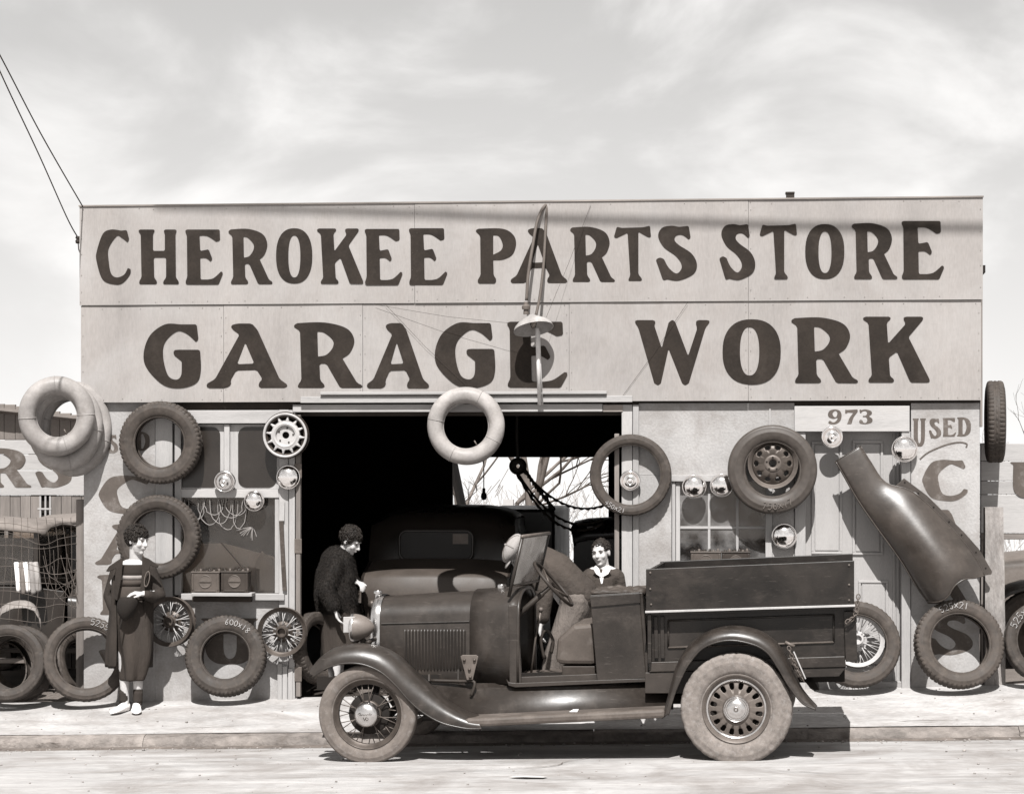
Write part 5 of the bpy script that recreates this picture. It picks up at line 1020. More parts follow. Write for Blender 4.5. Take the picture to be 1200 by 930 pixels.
# ---- generic old car
def old_car(label, loc, rotz, paint='car_black', roof='canvas', hood=True, closed=True, name='parked_car', s=1.0, fender='fender_paint', wheels=True):
    c = thing(name, label, 'car', loc, (0, 0, rotz), 'old cars round the garage'); c.scale = (s, s, s)
    hw = .60
    body = [(-1.45, .62), (-1.40, 1.02), (-.62, 1.10), (-.55, .60)]                    # bonnet
    rows = []
    for x, zt, w in ((-1.5, 1.02, .30), (-1.1, 1.06, .36), (-.62, 1.12, .47)):
        r = [Vector((x, -w, .58)), Vector((x, -w, zt-.14))]+[Vector((x, -w*math.cos(R_(a)), zt-.14+.14*math.sin(R_(a)))) for a in (20, 45, 70, 90, 110, 135, 160)]+[Vector((x, w, zt-.14)), Vector((x, w, .58))]
        rows.append(r)
    mb = MB(); mb.grid(rows, cap=True); mb.build('bonnet', paint, c, smooth=True, ang=40)
    mb = MB(); mb.box(-1.56, -1.5, -.31, .31, .60, 1.05); mb.build('radiator', 'steel_grey', c, bev=.02)
    low = [(-.62, .56), (-.62, 1.10), (-.30, 1.14), (1.20, 1.16), (1.30, 1.05), (1.28, .56)]
    for y0, y1 in ((-hw, -hw+.03), (hw-.03, hw)):
        mb = MB(); mb.prism(low, y0, y1); mb.build('body_side', paint, c, bev=.01)
    mb = MB(); mb.box(1.22, 1.30, -hw+.031, hw-.031, .56, 1.14); mb.build('body_back', paint, c, bev=.02)
    mb = MB(); mb.box(-.62, 1.22, -hw+.031, hw-.031, .54, .60); mb.build('floor', 'under_black', c)
    for x in (-.32, .32, .42, 1.16):
        for y in (-hw+.02, hw-.02):
            mb = MB(); mb.box(x-.025, x+.025, y-.02, y+.02, 1.14, 1.72); mb.build('pillar', paint, c, bev=.006)
    rows = []
    for x, z, w in ((-.42, 1.72, .60), (-.36, 1.76, .63), (.3, 1.81, .64), (1.1, 1.78, .63), (1.28, 1.70, .60), (1.34, 1.58, .58)):
        rows.append([Vector((x, -w, z-.06)), Vector((x, -w*.97, z-.015)), Vector((x, -w*.7, z+.02)), Vector((x, 0, z+.045)), Vector((x, w*.7, z+.02)), Vector((x, w*.97, z-.015)), Vector((x, w, z-.06))])
    mb = MB(); mb.grid(rows); mb.build('roof', roof, c, smooth=True, sol=.03)
    if closed:
        mb = MB(); mb.box(1.20, 1.24, -hw+.03, hw-.03, 1.14, 1.70); mb.build('back_panel', paint, c)
    mb = MB(); mb.box(-.30, 1.18, -.30, .30, .62, 1.62); mb.build('cabin_block', 'interior_black', c)  # solid black block added so the windows read dark
    mb = MB(); mb.box(-.345, -.335, -hw+.05, hw-.05, 1.16, 1.66); mb.build('windscreen', 'glass_clear', c)
    for y in (-hw+.015, hw-.015):
        for x0, x1 in ((-.29, .29), (.45, 1.13)):
            mb = MB(); mb.box(x0, x1, y-.002, y+.002, 1.16, 1.68); mb.build('side_glass', 'glass', c)
        mb = MB(); mb.box(.33, .335, y-.022, y+.022, .60, 1.13); mb.build('door_seam', 'under_black', c)
        mb = MB(); sg = -1 if y < 0 else 1; mb.tube([(.20, y+sg*.02, 1.02), (.20, y+sg*.05, 1.02), (.12, y+sg*.055, 1.02)], .01, 6); mb.build('door_handle', 'chrome_dull', c, smooth=True)
    for sg in (-1, 1):
        for xc, x0, x1 in ((-1.12, -1.62, -.5), (1.05, .55, 1.5)):
            rows = []
            for k in range(13):
                a = math.pi*(k/12); px_ = xc-.46*math.cos(a)+(.12*max(0, (k-8)/4) if xc < 0 else 0); pz = .40+.42*math.sin(a)**.8-(.12 if k == 12 else 0)
                rows.append([Vector((px_, sg*.48, pz-.01)), Vector((px_, sg*.62, pz)), Vector((px_, sg*.72, pz-.03)), Vector((px_, sg*.76, pz-.09))])
            mb = MB(); mb.grid(rows); mb.build('fender', fender, c, smooth=True, sol=.01)
            if wheels:
                me = tyre_mesh(.68, 'rib', 1.15); o = mk('wheel', me, None, c); o.scale = (.36, .36, .36); o.location = (xc, sg*.64, .37)
                mb = MB(); mb.lathe([(.001, sg*.03), (.08, sg*.03), (.10, 0), (.24, -.0)], 28); d = mb.build('wheel_disc', 'steel_dark', c, smooth=True); d.location = (xc, sg*.64, .37)
        mb = MB(); mb.box(-.55, .6, sg*.55 if sg > 0 else -.74, .74 if sg > 0 else -.55, .36, .40); mb.build('running_board', fender, c, bev=.006)
        mb = MB(); mb.lathe([(.09, 0), (.10, .02), (.085, .09), (.04, .15), (.001, .16)], 24, c=(-1.62, sg*.42, .92), axis='x'); mb.build('headlamp', 'chrome_dull', c, smooth=True)
    return c
gz = lambda x: walk_z(cx(x), 0)
pA = W(45, 650, 1.1); cA = old_car('old sedan with an open dark window at the left edge of the yard', (pA.x-.34*.87, 1.6, gz(-4.4)-.05), R_(180), 'car_black', 'canvas', fender='car_grey', s=.87)
pB = W(42, 650, 2.4); cB = old_car('old closed car parked behind the wire fence near the building corner', (pB.x+.30*.9, 3.0, gz(-4)-.06), 0, 'car_black', 'canvas', s=.88)
lf = thing('scrap_fender', 'light curved scrap fender lying in front of the old sedan in the yard', 'fender', W(22, 735, .75)); o = lf.location.copy(); rows = []
for x, y in ((-14, 742), (-8, 722), (2, 709), (16, 703), (30, 702.5), (40, 706), (46, 716), (48, 730)): rows.append([W(x, y, .80)-o, W(x, y+1, .72)-o, W(x+.5, y+5, .64)-o, W(x+.5, y+9, .62)-o])
mb = MB(); mb.grid(rows); mb.build('shell', 'pale_fender', lf, smooth=True, sol=.006, sub=1)
mb = MB(); mb.tube([r[3] for r in rows], .008, 6); mb.build('beading', 'pale_fender', lf, smooth=True)
pC = W(1215, 700, 2.4); cC = old_car('old dark sedan standing in the right yard behind the wooden post', (pC.x+1.0, 2.3, gz(5)-.05), 0, 'car_grey', 'canvas')
# rolled blankets hung on the door
bl = thing('striped_cloth', 'white striped cloth hung over the old sedan window ledge', 'cloth', W(31, 697, .9)); o = bl.location.copy()
for k, (x, m) in enumerate(((19, 'shirt_white'), (24.5, 'canvas'), (29.5, 'shirt_white'), (35.5, 'tube_rubber'), (41, 'tube_rubber'))):
    mb = MB(); mb.tube(smoothpath([W(x, 659, .9)-o, W(x+1.5+k*.3, 675, .87)-o, W(x+3+k*.4, 693+(k % 2)*3, .88)-o], 4), [.022+.006*(k > 2)]*9, 8); mb.build('fold', m, bl, smooth=True)
# wire fence
WF = thing('wire_fence', 'sagging rusty wire mesh fence between yard and footpath at the left', 'fence', W(60, 800, .1)); o = WF.location.copy()
SBp = W(92.5, 800, .08)
mb = MB(); a = W(89, 600, .08); b = W(98, 600, .08); mb.box(a.x-o.x, b.x-o.x, .08-o.y, .17-o.y, -.1-o.z, W(90, 585, .08).z-o.z); mb.build('post', 'raw_wood', WF, bev=.006)
for k in range(9):
    y = 612+k*14; pts = [W(-40, y+rn.uniform(-4, 4), .06)-o, W(10, y+rn.uniform(-5, 6), .05)-o, W(48, y+4+rn.uniform(-4, 8), .04)-o, W(70, y+rn.uniform(-3, 5), .05)-o, W(90, y+rn.uniform(-4, 2), .075)-o]
    mb = MB(); mb.tube(smoothpath(pts, 5), .0022, 4); mb.build('wire', 'wire_pale', WF)
for k in range(13):
    x = -36+k*10; pts = [W(x+rn.uniform(-2, 2), 606, .058)-o, W(x+2+rn.uniform(-3, 3), 660, .045)-o, W(x-2+rn.uniform(-3, 3), 728, .058)-o]
    mb = MB(); mb.tube(smoothpath(pts, 5), .0020, 4); mb.build('wire', 'wire_pale', WF)
for k in range(10):
    x = rn.uniform(50, 80); mb = MB(); mb.tube(smoothpath([W(x, 640+rn.uniform(0, 40), .05)-o, W(x+rn.uniform(5, 12), 680+rn.uniform(-10, 20), .03)-o, W(88, 690+rn.uniform(-30, 25), .07)-o], 5), .0020, 4); mb.build('wire', 'wire_pale', WF)
# ------------------------------------------------------------------ right yard
RF = thing('board_fence', 'white painted board fence with a big letter at the right end', 'fence', W(1180, 700, .75)); o = RF.location.copy()
def RB(name, m, x0, x1, y0, y1, Yf, Yb, zb=None, bev=.004, parent=None):
    ob = FB(name, m, x0, x1, y0, y1, Yf, Yb, RF, bev, zb); ob.data.transform(Matrix.Translation(-o)); return ob
for y0, y1 in ((519.5, 540), (540.5, 563), (563.5, 579), (579.5, 624.5)): RB('board', 'white_wood_h', 1149.5, 1290, y0, y1, .75+rn.uniform(-.004, .004), .78)
RB('rail', 'raw_wood_h', 1149.5, 1290, 625, 632, .76, .80)
lt = letter('U', 1184, 1226, 541, 583, .7455, 'faded_letter', RF); lt.data.transform(Matrix.Translation(-o))
for x in (1149.6, 1240): RB('post', 'raw_wood', x, x+8, 519, 860, .781, .86, zb=.1)
PO = thing('fence_post', 'thick weathered wooden post beside the right end of the building', 'post', W(1164, 806, .1)); o2 = PO.location.copy()
mb = MB(); rows = []
for k in range(16):
    t = k/15; z = lerp(.1, W(1164, 594, .1).z, t); x = W(lerp(1165.5, 1164, t), 700, .1).x; w_ = lerp(.085, .074, t); q = lambda i: .006*noise.noise((i*3.1, z*2.3, 2))
    rows.append([Vector((x+a*w_+q(i), .1+b*.07+q(i+9), z))-o2 for i, (a, b) in enumerate(((-1, -1), (-.5, -1.06), (.5, -1.05), (1, -1), (1, 1), (-1, 1)))])
mb.grid(rows, cu=True, cap=True); mb.build('shaft', 'post_wood', PO)
FB('batten', 'raw_wood', 1148.5, 1151.5, 342, 500, .02, .1)
# ------------------------------------------------------------------ behind the garage: trees and houses
def tree(label, x, y, h, seed, lean=0.0, name='bare_tree', depth=5, m='bark'):
    rn = random.Random(seed); z0 = gz(x)-.05-.06*max(0, y-12); t = thing(name, label, 'tree', (x, y, z0), (0, 0, 0), 'bare trees behind the garage'); tk, tw_ = MB(), MB()
    def br(p, d, l, r, k):
        pts = [p]; q = p.copy(); dd = d.copy(); n = 4
        for i in range(n):
            dd = (dd+Vector((rn.uniform(-.16, .16), rn.uniform(-.16, .16), rn.uniform(-.05, .12)))).normalized(); q = q+dd*l/n; pts.append(q.copy())
        (tk if k < 2 else tw_).tube(pts, [lerp(r, r*.62, i/n) for i in range(n+1)], 7 if k < 2 else 4, cap=False)
        if k >= depth: return
        nb = 3 if k < 3 else rn.choice((2, 3))
        for i in range(nb):
            j = rn.randint(2, n); a = rn.uniform(0, 6.28); sp = rn.uniform(.5, .95); u = dd.orthogonal().normalized(); v = dd.cross(u); nd = (dd+(u*math.cos(a)+v*math.sin(a))*sp+Vector((0, 0, .15))).normalized()
            br(pts[j], nd, l*rn.uniform(.58, .8), r*.55*(1 if j < n else 1.1), k+1)
    br(Vector((0, 0, 0)), Vector((lean, 0, 1)).normalized(), h*.36, h*.011, 0)
    tk.build('trunk', m, t, smooth=True); tw_.build('crown', 'twig', t)
    return t
def at(px, Y): return W(px, 560, Y).x
tree('bare tree with a thick forked trunk behind the garage, seen through the bay', at(636, 27), 27, 9.5, 4, .0)
tree('slender bare tree behind the garage left of the forked one', at(592, 34), 34, 7.5, 9)
tree('bare sapling behind the garage by the left edge of the rear opening', at(545, 24), 24, 6.2, 21)
tree('small bare tree at the right edge beyond the board fence', at(1222, 14), 14, 3.2, 33)
fw = MB(); rn = random.Random(8)                                # far wood seen as one mass
for k in range(9000):
    x = rn.uniform(-34, 34); y = rn.uniform(70, 85); hgt = .9+1.5*noise.noise((x*.22, 0, 3))+rn.uniform(-.5, .8); z = rn.uniform(-4.6, max(-2, hgt)); l = rn.uniform(.4, 1.0); a = rn.uniform(-.9, .9)
    fw.tube([(x, y, z), (x+math.sin(a)*l, y, z+math.cos(a)*l)], .022, 3, cap=False)
tag(fw.build('far_wood', 'far_wood'), 'leafless wood coloured pale for distance, seen as a low mass through the rear opening', 'wood', kind='stuff')
hs_ = thing('far_house', 'small pale gabled house far behind the rear opening', 'house', (at(548, 45), 45, gz(0)-1.9))
mb = MB(); mb.box(-1.8, 1.8, 0, 4, 0, 1.5); mb.build('wall', 'pale_house', hs_); mb = MB(); mb.prism([(-2, 1.45), (2, 1.45), (0, 2.5)], -.2, 4.2); mb.build('roof', 'far_wood', hs_)
mb = MB(); mb.box(.2, .8, -.03, -.001, .6, 1.2); mb.build('window', 'under_black', hs_); mb = MB(); mb.box(.9, 1.2, 1.2, 1.5, 1.6, 2.9); mb.build('chimney', 'far_wood', hs_)
# ------------------------------------------------------------------ inside the garage
# coupe seen from behind
YG = .80; gx = W(512, 650, 1.0).x; GC_ = thing('garage_coupe', 'dark coupe with a wide rear window parked inside the bay, tail to the street', 'car', (gx, YG, gz(gx)))
def zpx(y, Y): return W(512, y, Y).z-gz(gx)
hw = .655
rows = []                                                      # tail: curved deck
zd = zpx(668, YG+.1)
for yy, z, w in ((.0, .55, .60), (-.02, .75, .63), (.01, .95, .645), (.05, zd-.03, .65), (.12, zd, .64), (.45, zd+.09, .62)):
    rows.append([Vector((x*w, yy+.06*(abs(x)**3), z-.03*abs(x)**4)) for x in (-1, -.96, -.85, -.6, -.3, 0, .3, .6, .85, .96, 1)])
mb = MB(); mb.grid(rows); mb.build('rear_deck', 'deck_paint', GC_, smooth=True)
for s_ in (-1, 1):
    mb = MB(); mb.prism([(.06, .55), (.06, zd-.06), (.45, zd+.05), (3.0, zd+.02), (3.0, .55)], 0, .02)
    me = mb.v; mb.v = [(s_*.655+(y if s_ < 0 else -y), x, z) for x, y, z in me]; mb.build('body_side', 'car_black', GC_)
zr0 = zpx(664, YG+.45); zr1 = zpx(594, YG+1.0)
prof = [(.45, zr0-.03, .66), (.50, zr0+.10, .662), (.55, lerp(zr0, zr1, .4), .66), (.62, lerp(zr0, zr1, .7), .655), (.72, lerp(zr0, zr1, .88), .645), (.88, zr1-.03, .63), (1.1, zr1, .62), (1.9, zr1+.01, .62), (2.2, zr1-.05, .62)]
def ring(y, z, w):
    return [Vector((x*w, y+.05*abs(x)**4, z-(.10*abs(x)**5 if z > zr1-.12 else 0))) for x in (-1, -.98, -.9, -.75, -.5, -.25, 0, .25, .5, .75, .9, .98, 1)]
mb = MB(); mb.grid([ring(*p) for p in prof]); mb.build('cabin_back', 'car_black', GC_, smooth=True)
for s_ in (-1, 1):
    mb = MB(); mb.add([(s_*.64, .47, zr0-.05), (s_*.64, 2.2, zr0-.05), (s_*.61, 2.15, zr1-.12), (s_*.61, .9, zr1-.12)], [(0, 1, 2, 3)]); mb.build('cabin_side', 'car_black', GC_, sol=.02)
def rw(px0, px1, py0, py1, r, Y):
    return [(x-gx, z-gz(gx)) for x, z in rrect(px0, px1, py0, py1, r, Y)]
Yw = YG+.50
mb = MB(); mb.tube([Vector((x, Yw-YG-.03, z)) for x, z in rw(468.5, 554.5, 621.5, 656, 9, Yw)], .011, 6, closed=True); mb.build('window_frame', 'car_black', GC_, smooth=True)
mb = MB(); mb.prism(rw(470, 553, 623, 654.5, 8, Yw), Yw-YG-.028, Yw-YG-.022); mb.build('rear_window', 'window_dark', GC_)
mb = MB(); a, b = W(531, 622.5, Yw), W(553, 637, Yw); mb.box(a.x-gx, b.x-gx-.03, Yw-YG-.031, Yw-YG-.029, b.z-gz(gx), a.z-gz(gx)-.02); mb.build('window_sticker', 'steel_grey', GC_)
mb = MB(); mb.tube([Vector((x*.655, .43+.05*abs(x)**4, zr0-.02)) for x in (-1, -.7, -.3, 0, .3, .7, 1)], .016, 6); mb.build('belt_moulding', 'deck_paint', GC_, smooth=True)
for s_ in (-1, 1):
    rows = []
    for k in range(13):
        a = math.pi*k/12; yy = .55-.5*math.cos(a); z = .38+.50*math.sin(a)**.8
        rows.append([Vector((s_*.62, yy, z)), Vector((s_*.74, yy, z-.005)), Vector((s_*.82, yy, z-.05)), Vector((s_*.85, yy, z-.12))])
    mb = MB(); mb.grid(rows); mb.build('rear_fender', 'deck_paint', GC_, smooth=True, sol=.01)
    o3 = mk('wheel', tyre_mesh(.68, 'rib', 1.15), None, GC_); o3.scale = (.36,)*3; o3.location = (s_*.7, .55, .37); o3.rotation_euler = (0, 0, R_(90))
    mb = MB(); mb.lathe([(.001, -.03), (.03, -.028), (.04, 0), (.035, .05)], 16, c=(s_*.55, .0, .72)); mb.build('tail_lamp', 'steel_dark', GC_, smooth=True)
mb = MB(); mb.tube([(-.8, -.18, .5), (-.4, -.22, .5), (.4, -.22, .5), (.8, -.18, .5)], .03, 8); mb.build('bumper', 'chrome_dull', GC_, smooth=True)
for yy in (0.55, 2.6):
    pass
# tall dark truck body behind the coupe, and a second car deep inside
DB = thing('dark_van', 'black box bodied van standing deep inside the bay beside the coupe', 'van', (W(612, 700, 5.0).x, 5.0, gz(0)))
a, b = W(560, 596.5, 5.0), W(650, 596.5, 5.0); o3 = DB.location
mb = MB(); mb.box(a.x-o3.x, b.x-o3.x, 0, 2.6, .5, a.z-o3.z); mb.build('box_body', 'car_black', DB, bev=.03)
mb = MB(); mb.box(a.x-o3.x+.1, b.x-o3.x-.1, -.03, -.001, .55, 1.2); mb.build('tail_door', 'car_black', DB, bev=.01)
mb = MB(); p = W(610, 622, 4.95); mb.box(p.x-o3.x-.06, p.x-o3.x+.06, -.06, -.031, p.z-o3.z-.02, p.z-o3.z+.02); mb.build('lamp_bracket', 'steel_white', DB)
for s_ in (-.35, .35):
    q = mk('wheel', tyre_mesh(.68, 'rib', 1.15), None, DB); q.scale = (.36,)*3; q.location = (s_, .5, .36); q.rotation_euler = (0, 0, R_(90))
p2 = W(704, 650, 5.6); rc = old_car('dark car with a small bright rear pane deep inside the bay behind the boy', (p2.x+.30, 4.6, gz(1)-.12), R_(-90), 'car_black', 'car_black', s=.8)
mb = MB(); p3 = W(693.5, 625, 3.57); L3 = rc.matrix_basis.inverted() @ p3
mb = MB(); mb.m = None; mb.box(L3.x-.004, L3.x+.004, L3.y-.06, L3.y+.06, L3.z-.09, L3.z+.09); mb.build('rear_pane', 'steel_white', rc, bev=.003)
# chain hoist
HO = thing('chain_hoist', 'black chain hoist with drooping chains hung under the garage roof', 'hoist', W(607, 546, 3.2)); o3 = HO.location.copy()
mb = MB(); mb.lathe([(.02, -.05), (.05, -.055), (.085, -.04), (.085, .04), (.05, .055), (.02, .05)], 20); mb.build('sheave', 'black_iron', HO, smooth=True)
for k in range(6):
    a = k*math.pi/3; mb = MB(); mb.lathe([(.001, -.065), (.012, -.06), (.014, -.05)], 8, c=(.06*math.sin(a), 0, .06*math.cos(a))); mb.build('bolt', 'black_iron', HO)
mb = MB(); mb.tube([(0, 0, .08), (-.01, 0, .3), (0, 0, .75)], .02, 6); mb.build('hanger', 'black_iron', HO)
def hang(a, b, sag, r=.012, n=26):
    pts = []
    for k in range(n+1):
        t = k/n; p = (W(*a)-o3).lerp(W(*b)-o3, t); p.z -= sag*4*t*(1-t); p += Vector((0, 0, .004*(-1)**k)); pts.append(p)
    mb = MB(); mb.tube(pts, [r*(1.25 if k % 2 else .75) for k in range(n+1)], 6); mb.build('chain', 'black_iron', HO)
hang((612, 549, 3.2), (708, 592, 2.4), .16); hang((606, 553, 3.2), (706, 608, 2.4), .22); hang((604, 552, 3.2), (706, 613, 2.2), .26); hang((613, 547, 3.2), (650, 597, 2.9), .02, .018); hang((640, 578, 3.0), (645, 598, 3.0), .0, .014, 6)
LB = thing('hanging_bulb', 'bare light bulb hanging on a cord inside the bay', 'light bulb', W(567, 580, 4.0)); mb = MB(); mb.lathe([(.001, -.05), (.02, -.045), (.032, -.02), (.028, .01), (.016, .03), (.016, .07), (.001, .075)], 14, axis='z'); mb.build('bulb', 'black_iron', LB, smooth=True); mb = MB(); mb.tube([(0, 0, .07), (0, 0, 1.3)], .006, 5); mb.build('cord', 'wire', LB)
LD = thing('step_ladder', 'pale wooden trestle ladder standing at the back of the bay', 'ladder', W(657, 690, 8.5)); o3 = LD.location.copy()
for a, b in (((650, 602), (668, 700)), ((654, 604), (640, 700))):
    mb = MB(); mb.tube([W(*a, 8.5)-o3, W(*b, 8.6)-o3], .03, 4); mb.build('leg', 'white_wood', LD)
for y in (622, 632, 641): mb = MB(); mb.box(W(646, y, 8.5).x-o3.x, W(662, y, 8.5).x-o3.x, -.03, .0, W(650, y, 8.5).z-o3.z, W(650, y-3.5, 8.5).z-o3.z); mb.build('rung', 'white_wood', LD)
PB = thing('leaning_plank', 'pale plank leaning outside the left edge of the rear opening', 'plank', W(545, 640, 10.6)); o3 = PB.location.copy(); mb = MB(); mb.tube([W(530, 538, 10.5)-o3, W(551, 640, 10.6)-o3], .06, 4); mb.build('board', 'white_wood', PB)
# ------------------------------------------------------------------ litter on the road
def scrap(label, px, py, s_, sd):
    w = ray(px, py); k = (.0-CL.z)/w.z; p = CL+w*k; p.z = road_z(p.x, p.y)+.006; rn = random.Random(sd); t = MB()
    n = 7; t.add([(s_*math.cos(2*math.pi*i/n)*rn.uniform(.6, 1.1), .45*s_*math.sin(2*math.pi*i/n)*rn.uniform(.6, 1), rn.uniform(0, .012)) for i in range(n)]+[(0, 0, .012)], [(i, (i+1) % n, n) for i in range(n)])
    ob = t.build('paper_scrap', 'paper'); ob.location = p; tag(ob, label, 'paper', 'litter by the truck')
scrap('torn flat paper strip on the road in front of the truck running board', 622, 914, .16, 3)
scrap('tiny white paper scrap at the kerb to the right of the truck', 1096, 866, .04, 5)
scrap('tiny white scrap on the road under the truck', 760, 876, .03, 6)
# ------------------------------------------------------------------ people
def chainm(mb, pts, n=12):
    for (x, y, z, r), (x2, y2, z2, r2) in zip(pts, pts[1:]):
        a, b = Vector((x, y, z)), Vector((x2, y2, z2)); k = max(2, int((b-a).length/(max(r, r2)*.5))+1)
        mb.tube([a.lerp(b, i/k) for i in range(k+1)], [lerp(r, r2, i/k) for i in range(k+1)], n)
    for x, y, z, r in pts: mb.ball((x, y, z), r*.995, n, 8)
def union(mb, name, m, parent, voxel=.007, smooth=3):
    me = mb.mesh(name); ob = bpy.data.objects.new('tmp', me); COL.objects.link(ob)
    k = ob.modifiers.new('r', 'REMESH'); k.mode = 'VOXEL'; k.voxel_size = voxel; k.use_smooth_shade = True
    if smooth: k = ob.modifiers.new('s', 'SMOOTH'); k.factor = .5; k.iterations = smooth
    dg = bpy.context.evaluated_depsgraph_get(); ne = bpy.data.meshes.new_from_object(ob.evaluated_get(dg)); bpy.data.objects.remove(ob); bpy.data.meshes.remove(me)
    ne.name = name; ne.shade_smooth(); ne.materials.clear(); return mk(name, ne, m, parent)
def headm(mb, c, yaw, pitch, s=1.0, neck=None, tilt=0):
    Mx = Matrix.Translation(c) @ Matrix.Rotation(yaw, 4, 'Z') @ Matrix.Rotation(pitch, 4, 'X') @ Matrix.Rotation(tilt, 4, 'Y') @ Matrix.Scale(s, 4)
    mb.m = Mx
    mb.ball((0, .012, .025), (.073, .092, .088), 20, 14); mb.ball((0, -.028, -.032), (.058, .062, .082), 18, 12); mb.ball((0, -.064, -.098), (.024, .022, .020)); mb.ball((0, -.03, -.085), (.046, .045, .03))
    chainm(mb, [(0, -.084, .012, .010), (0, -.100, -.018, .011), (0, -.108, -.030, .013)]); mb.ball((.011, -.096, -.034), .009); mb.ball((-.011, -.096, -.034), .009)
    mb.ball((0, -.088, -.056), (.023, .011, .007)); mb.ball((0, -.086, -.066), (.020, .011, .008))
    for q in (-1, 1):
        mb.ball((q*.074, .004, -.012), (.010, .020, .032)); mb.ball((q*.034, -.060, -.032), (.026, .026, .026)); mb.ball((q*.028, -.078, .020), (.026, .012, .009))
    mb.m = None
    if neck: p = Mx @ Vector((0, .012, -.06)); chainm(mb, [(p.x, p.y, p.z, .050*s), (*neck, .056*s)])
    return Mx
def facebits(parent, Mx, m_lip='lip'):
    for q in (-1, 1):
        mb = MB(); mb.m = Mx; mb.ball((q*.029, -.081, .002), (.0105, .006, .0042)); mb.build('eye', 'eye', parent, smooth=True)
        mb = MB(); mb.m = Mx; mb.tube([(q*.014, -.089, .019), (q*.030, -.091, .025), (q*.044, -.081, .019)], .002, 6); mb.build('eyebrow', 'eye', parent, smooth=True)
    mb = MB(); mb.m = Mx; mb.tube([(-.018, -.092, -.0615), (-.007, -.098, -.0605), (.007, -.098, -.0605), (.018, -.092, -.0615)], [.002, .0038, .0038, .002], 6); mb.build('mouth', m_lip, parent, smooth=True)
def hairm(parent, Mx, n, r0, r1, vol, seed, zmin=-.07, curl=True, front=.045):
    rn = random.Random(seed); mb = MB(); mb.m = Mx
    mb.ball((0, .018, .032), (.078, .094, .090), 18, 12)
    k = 0
    while k < n:
        u = Vector((rn.gauss(0, 1), rn.gauss(0, 1), rn.gauss(0, 1))).normalized(); p = Vector((u.x*(.078+vol), .018+u.y*(.094+vol), .030+u.z*(.088+vol)))
        if p.z < zmin or (p.y < -.045 and p.z < front) or (p.y < 0 and p.z < -.02) : continue
        p *= rn.uniform(.94, 1.06); r = rn.uniform(r0, r1)
        if curl:
            a = rn.uniform(0, 6.28); w_ = u.orthogonal().normalized(); v = u.cross(w_); mb.tube([p+(w_*math.cos(a+q)+v*math.sin(a+q))*r*(1+.12*q)-u*.003*q for q in (0, .9, 1.8, 2.7, 3.6, 4.4)], r*.34, 4)
        else: mb.ball(p, (r*1.3, r*1.3, r*.7), 8, 6)
        k += 1
    return mb.build('hair', 'hair', parent, smooth=True)
def hand(mb, wr, palm_dir, up, s=1.0, curl=.5, thumb=1):
    d = Vector(palm_dir).normalized(); u = Vector(up).normalized(); sd = d.cross(u).normalized(); u = sd.cross(d); w = Vector(wr)
    for k in range(4):
        off = sd*(.024*(1.5-k)/1.5)*s; chainm(mb, [(*(w+off*.55), .016*s), (*(w+d*.075*s+off), .0125*s)], 8)
        ln = (.070, .080, .075, .058)[k]*s; a = curl; p0 = w+d*.075*s+off; p1 = p0+(d*math.cos(a)-u*math.sin(a))*ln*.5; p2 = p1+(d*math.cos(a*2)-u*math.sin(a*2))*ln*.32; p3 = p2+(d*math.cos(a*2.6)-u*math.sin(a*2.6))*ln*.24
        chainm(mb, [(*p0, .0098*s), (*p1, .0088*s), (*p2, .0082*s), (*p3, .0074*s)], 8)
    t0 = w+d*.022*s+sd*thumb*.024*s; t1 = t0+(d*.6+sd*thumb*.7-u*.2).normalized()*.038*s; t2 = t1+(d*.9+sd*thumb*.15-u*.35).normalized()*.032*s
    chainm(mb, [(*t0, .014*s), (*t1, .0105*s), (*t2, .0088*s)], 8)
def loft(levels, name, m, parent, a0=0, a1=360, n=40, fold=0.0, nf=7, sol=.012, cap=False, seed=0, sub=1):
    rows = []
    for (z, cx_, cy_, hw_, hd_, *op) in levels:
        b0, b1 = (op[0], op[1]) if op else (a0, a1); row = []
        for i in range(n+1 if (b1-b0) < 359.9 else n):
            a = R_(lerp(b0, b1, i/n)); fz = fold*max(0, min(1, (levels[0][0]-z)/max(.001, levels[0][0]-levels[-1][0]))); k = 1+fz*math.sin(a*nf+seed+z*2)+fz*.6*noise.noise((math.cos(a)*2.5, math.sin(a)*2.5, z*3+seed))
            row.append(Vector((cx_+hw_*k*math.sin(a), cy_-hd_*k*math.cos(a), z)))
        rows.append(row)
    mb = MB(); mb.grid(rows, cu=(a1-a0) >= 359.9 and len(levels[0]) == 5, cap=cap); return mb.build(name, m, parent, smooth=True, sol=sol, sub=sub)
# ---- standing woman by the left wall
Yw1 = -.42; o = W(151, 826, Yw1); k1_ = 1/ppm(Yw1)
PW = thing('person', 'standing woman in an open long dark coat holding a hat, looking to the right', 'person', (o.x, Yw1, walk_z(o.x, Yw1)), (0, 0, 0), 'people at the garage')
b = MB()
Mx = headm(b, Vector((.075, -.01, 1.425)), R_(62), R_(8), .98, (.055, .02, 1.25), R_(4))
chainm(b, [(.02, .02, .86, .12), (.02, .02, 1.0, .105), (.03, .02, 1.10, .115)])
b.ball((.035, .01, 1.13), (.145, .095, .12), 16, 12); b.ball((.04, .0, 1.215), (.12, .075, .045), 16, 10)
for q in (-1, 1): chainm(b, [(.04+q*.05, .01, 1.22, .045), (.03+q*.115, .02, 1.185, .048)])
chainm(b, [(-.06, .02, .84, .09), (-.045, -.01, .47, .052), (-.035, .02, .10, .034), (-.035, .0, .05, .034)]); chainm(b, [(.08, .02, .84, .09), (.075, .0, .47, .052), (.07, .03, .10, .034), (.07, .01, .05, .034)])
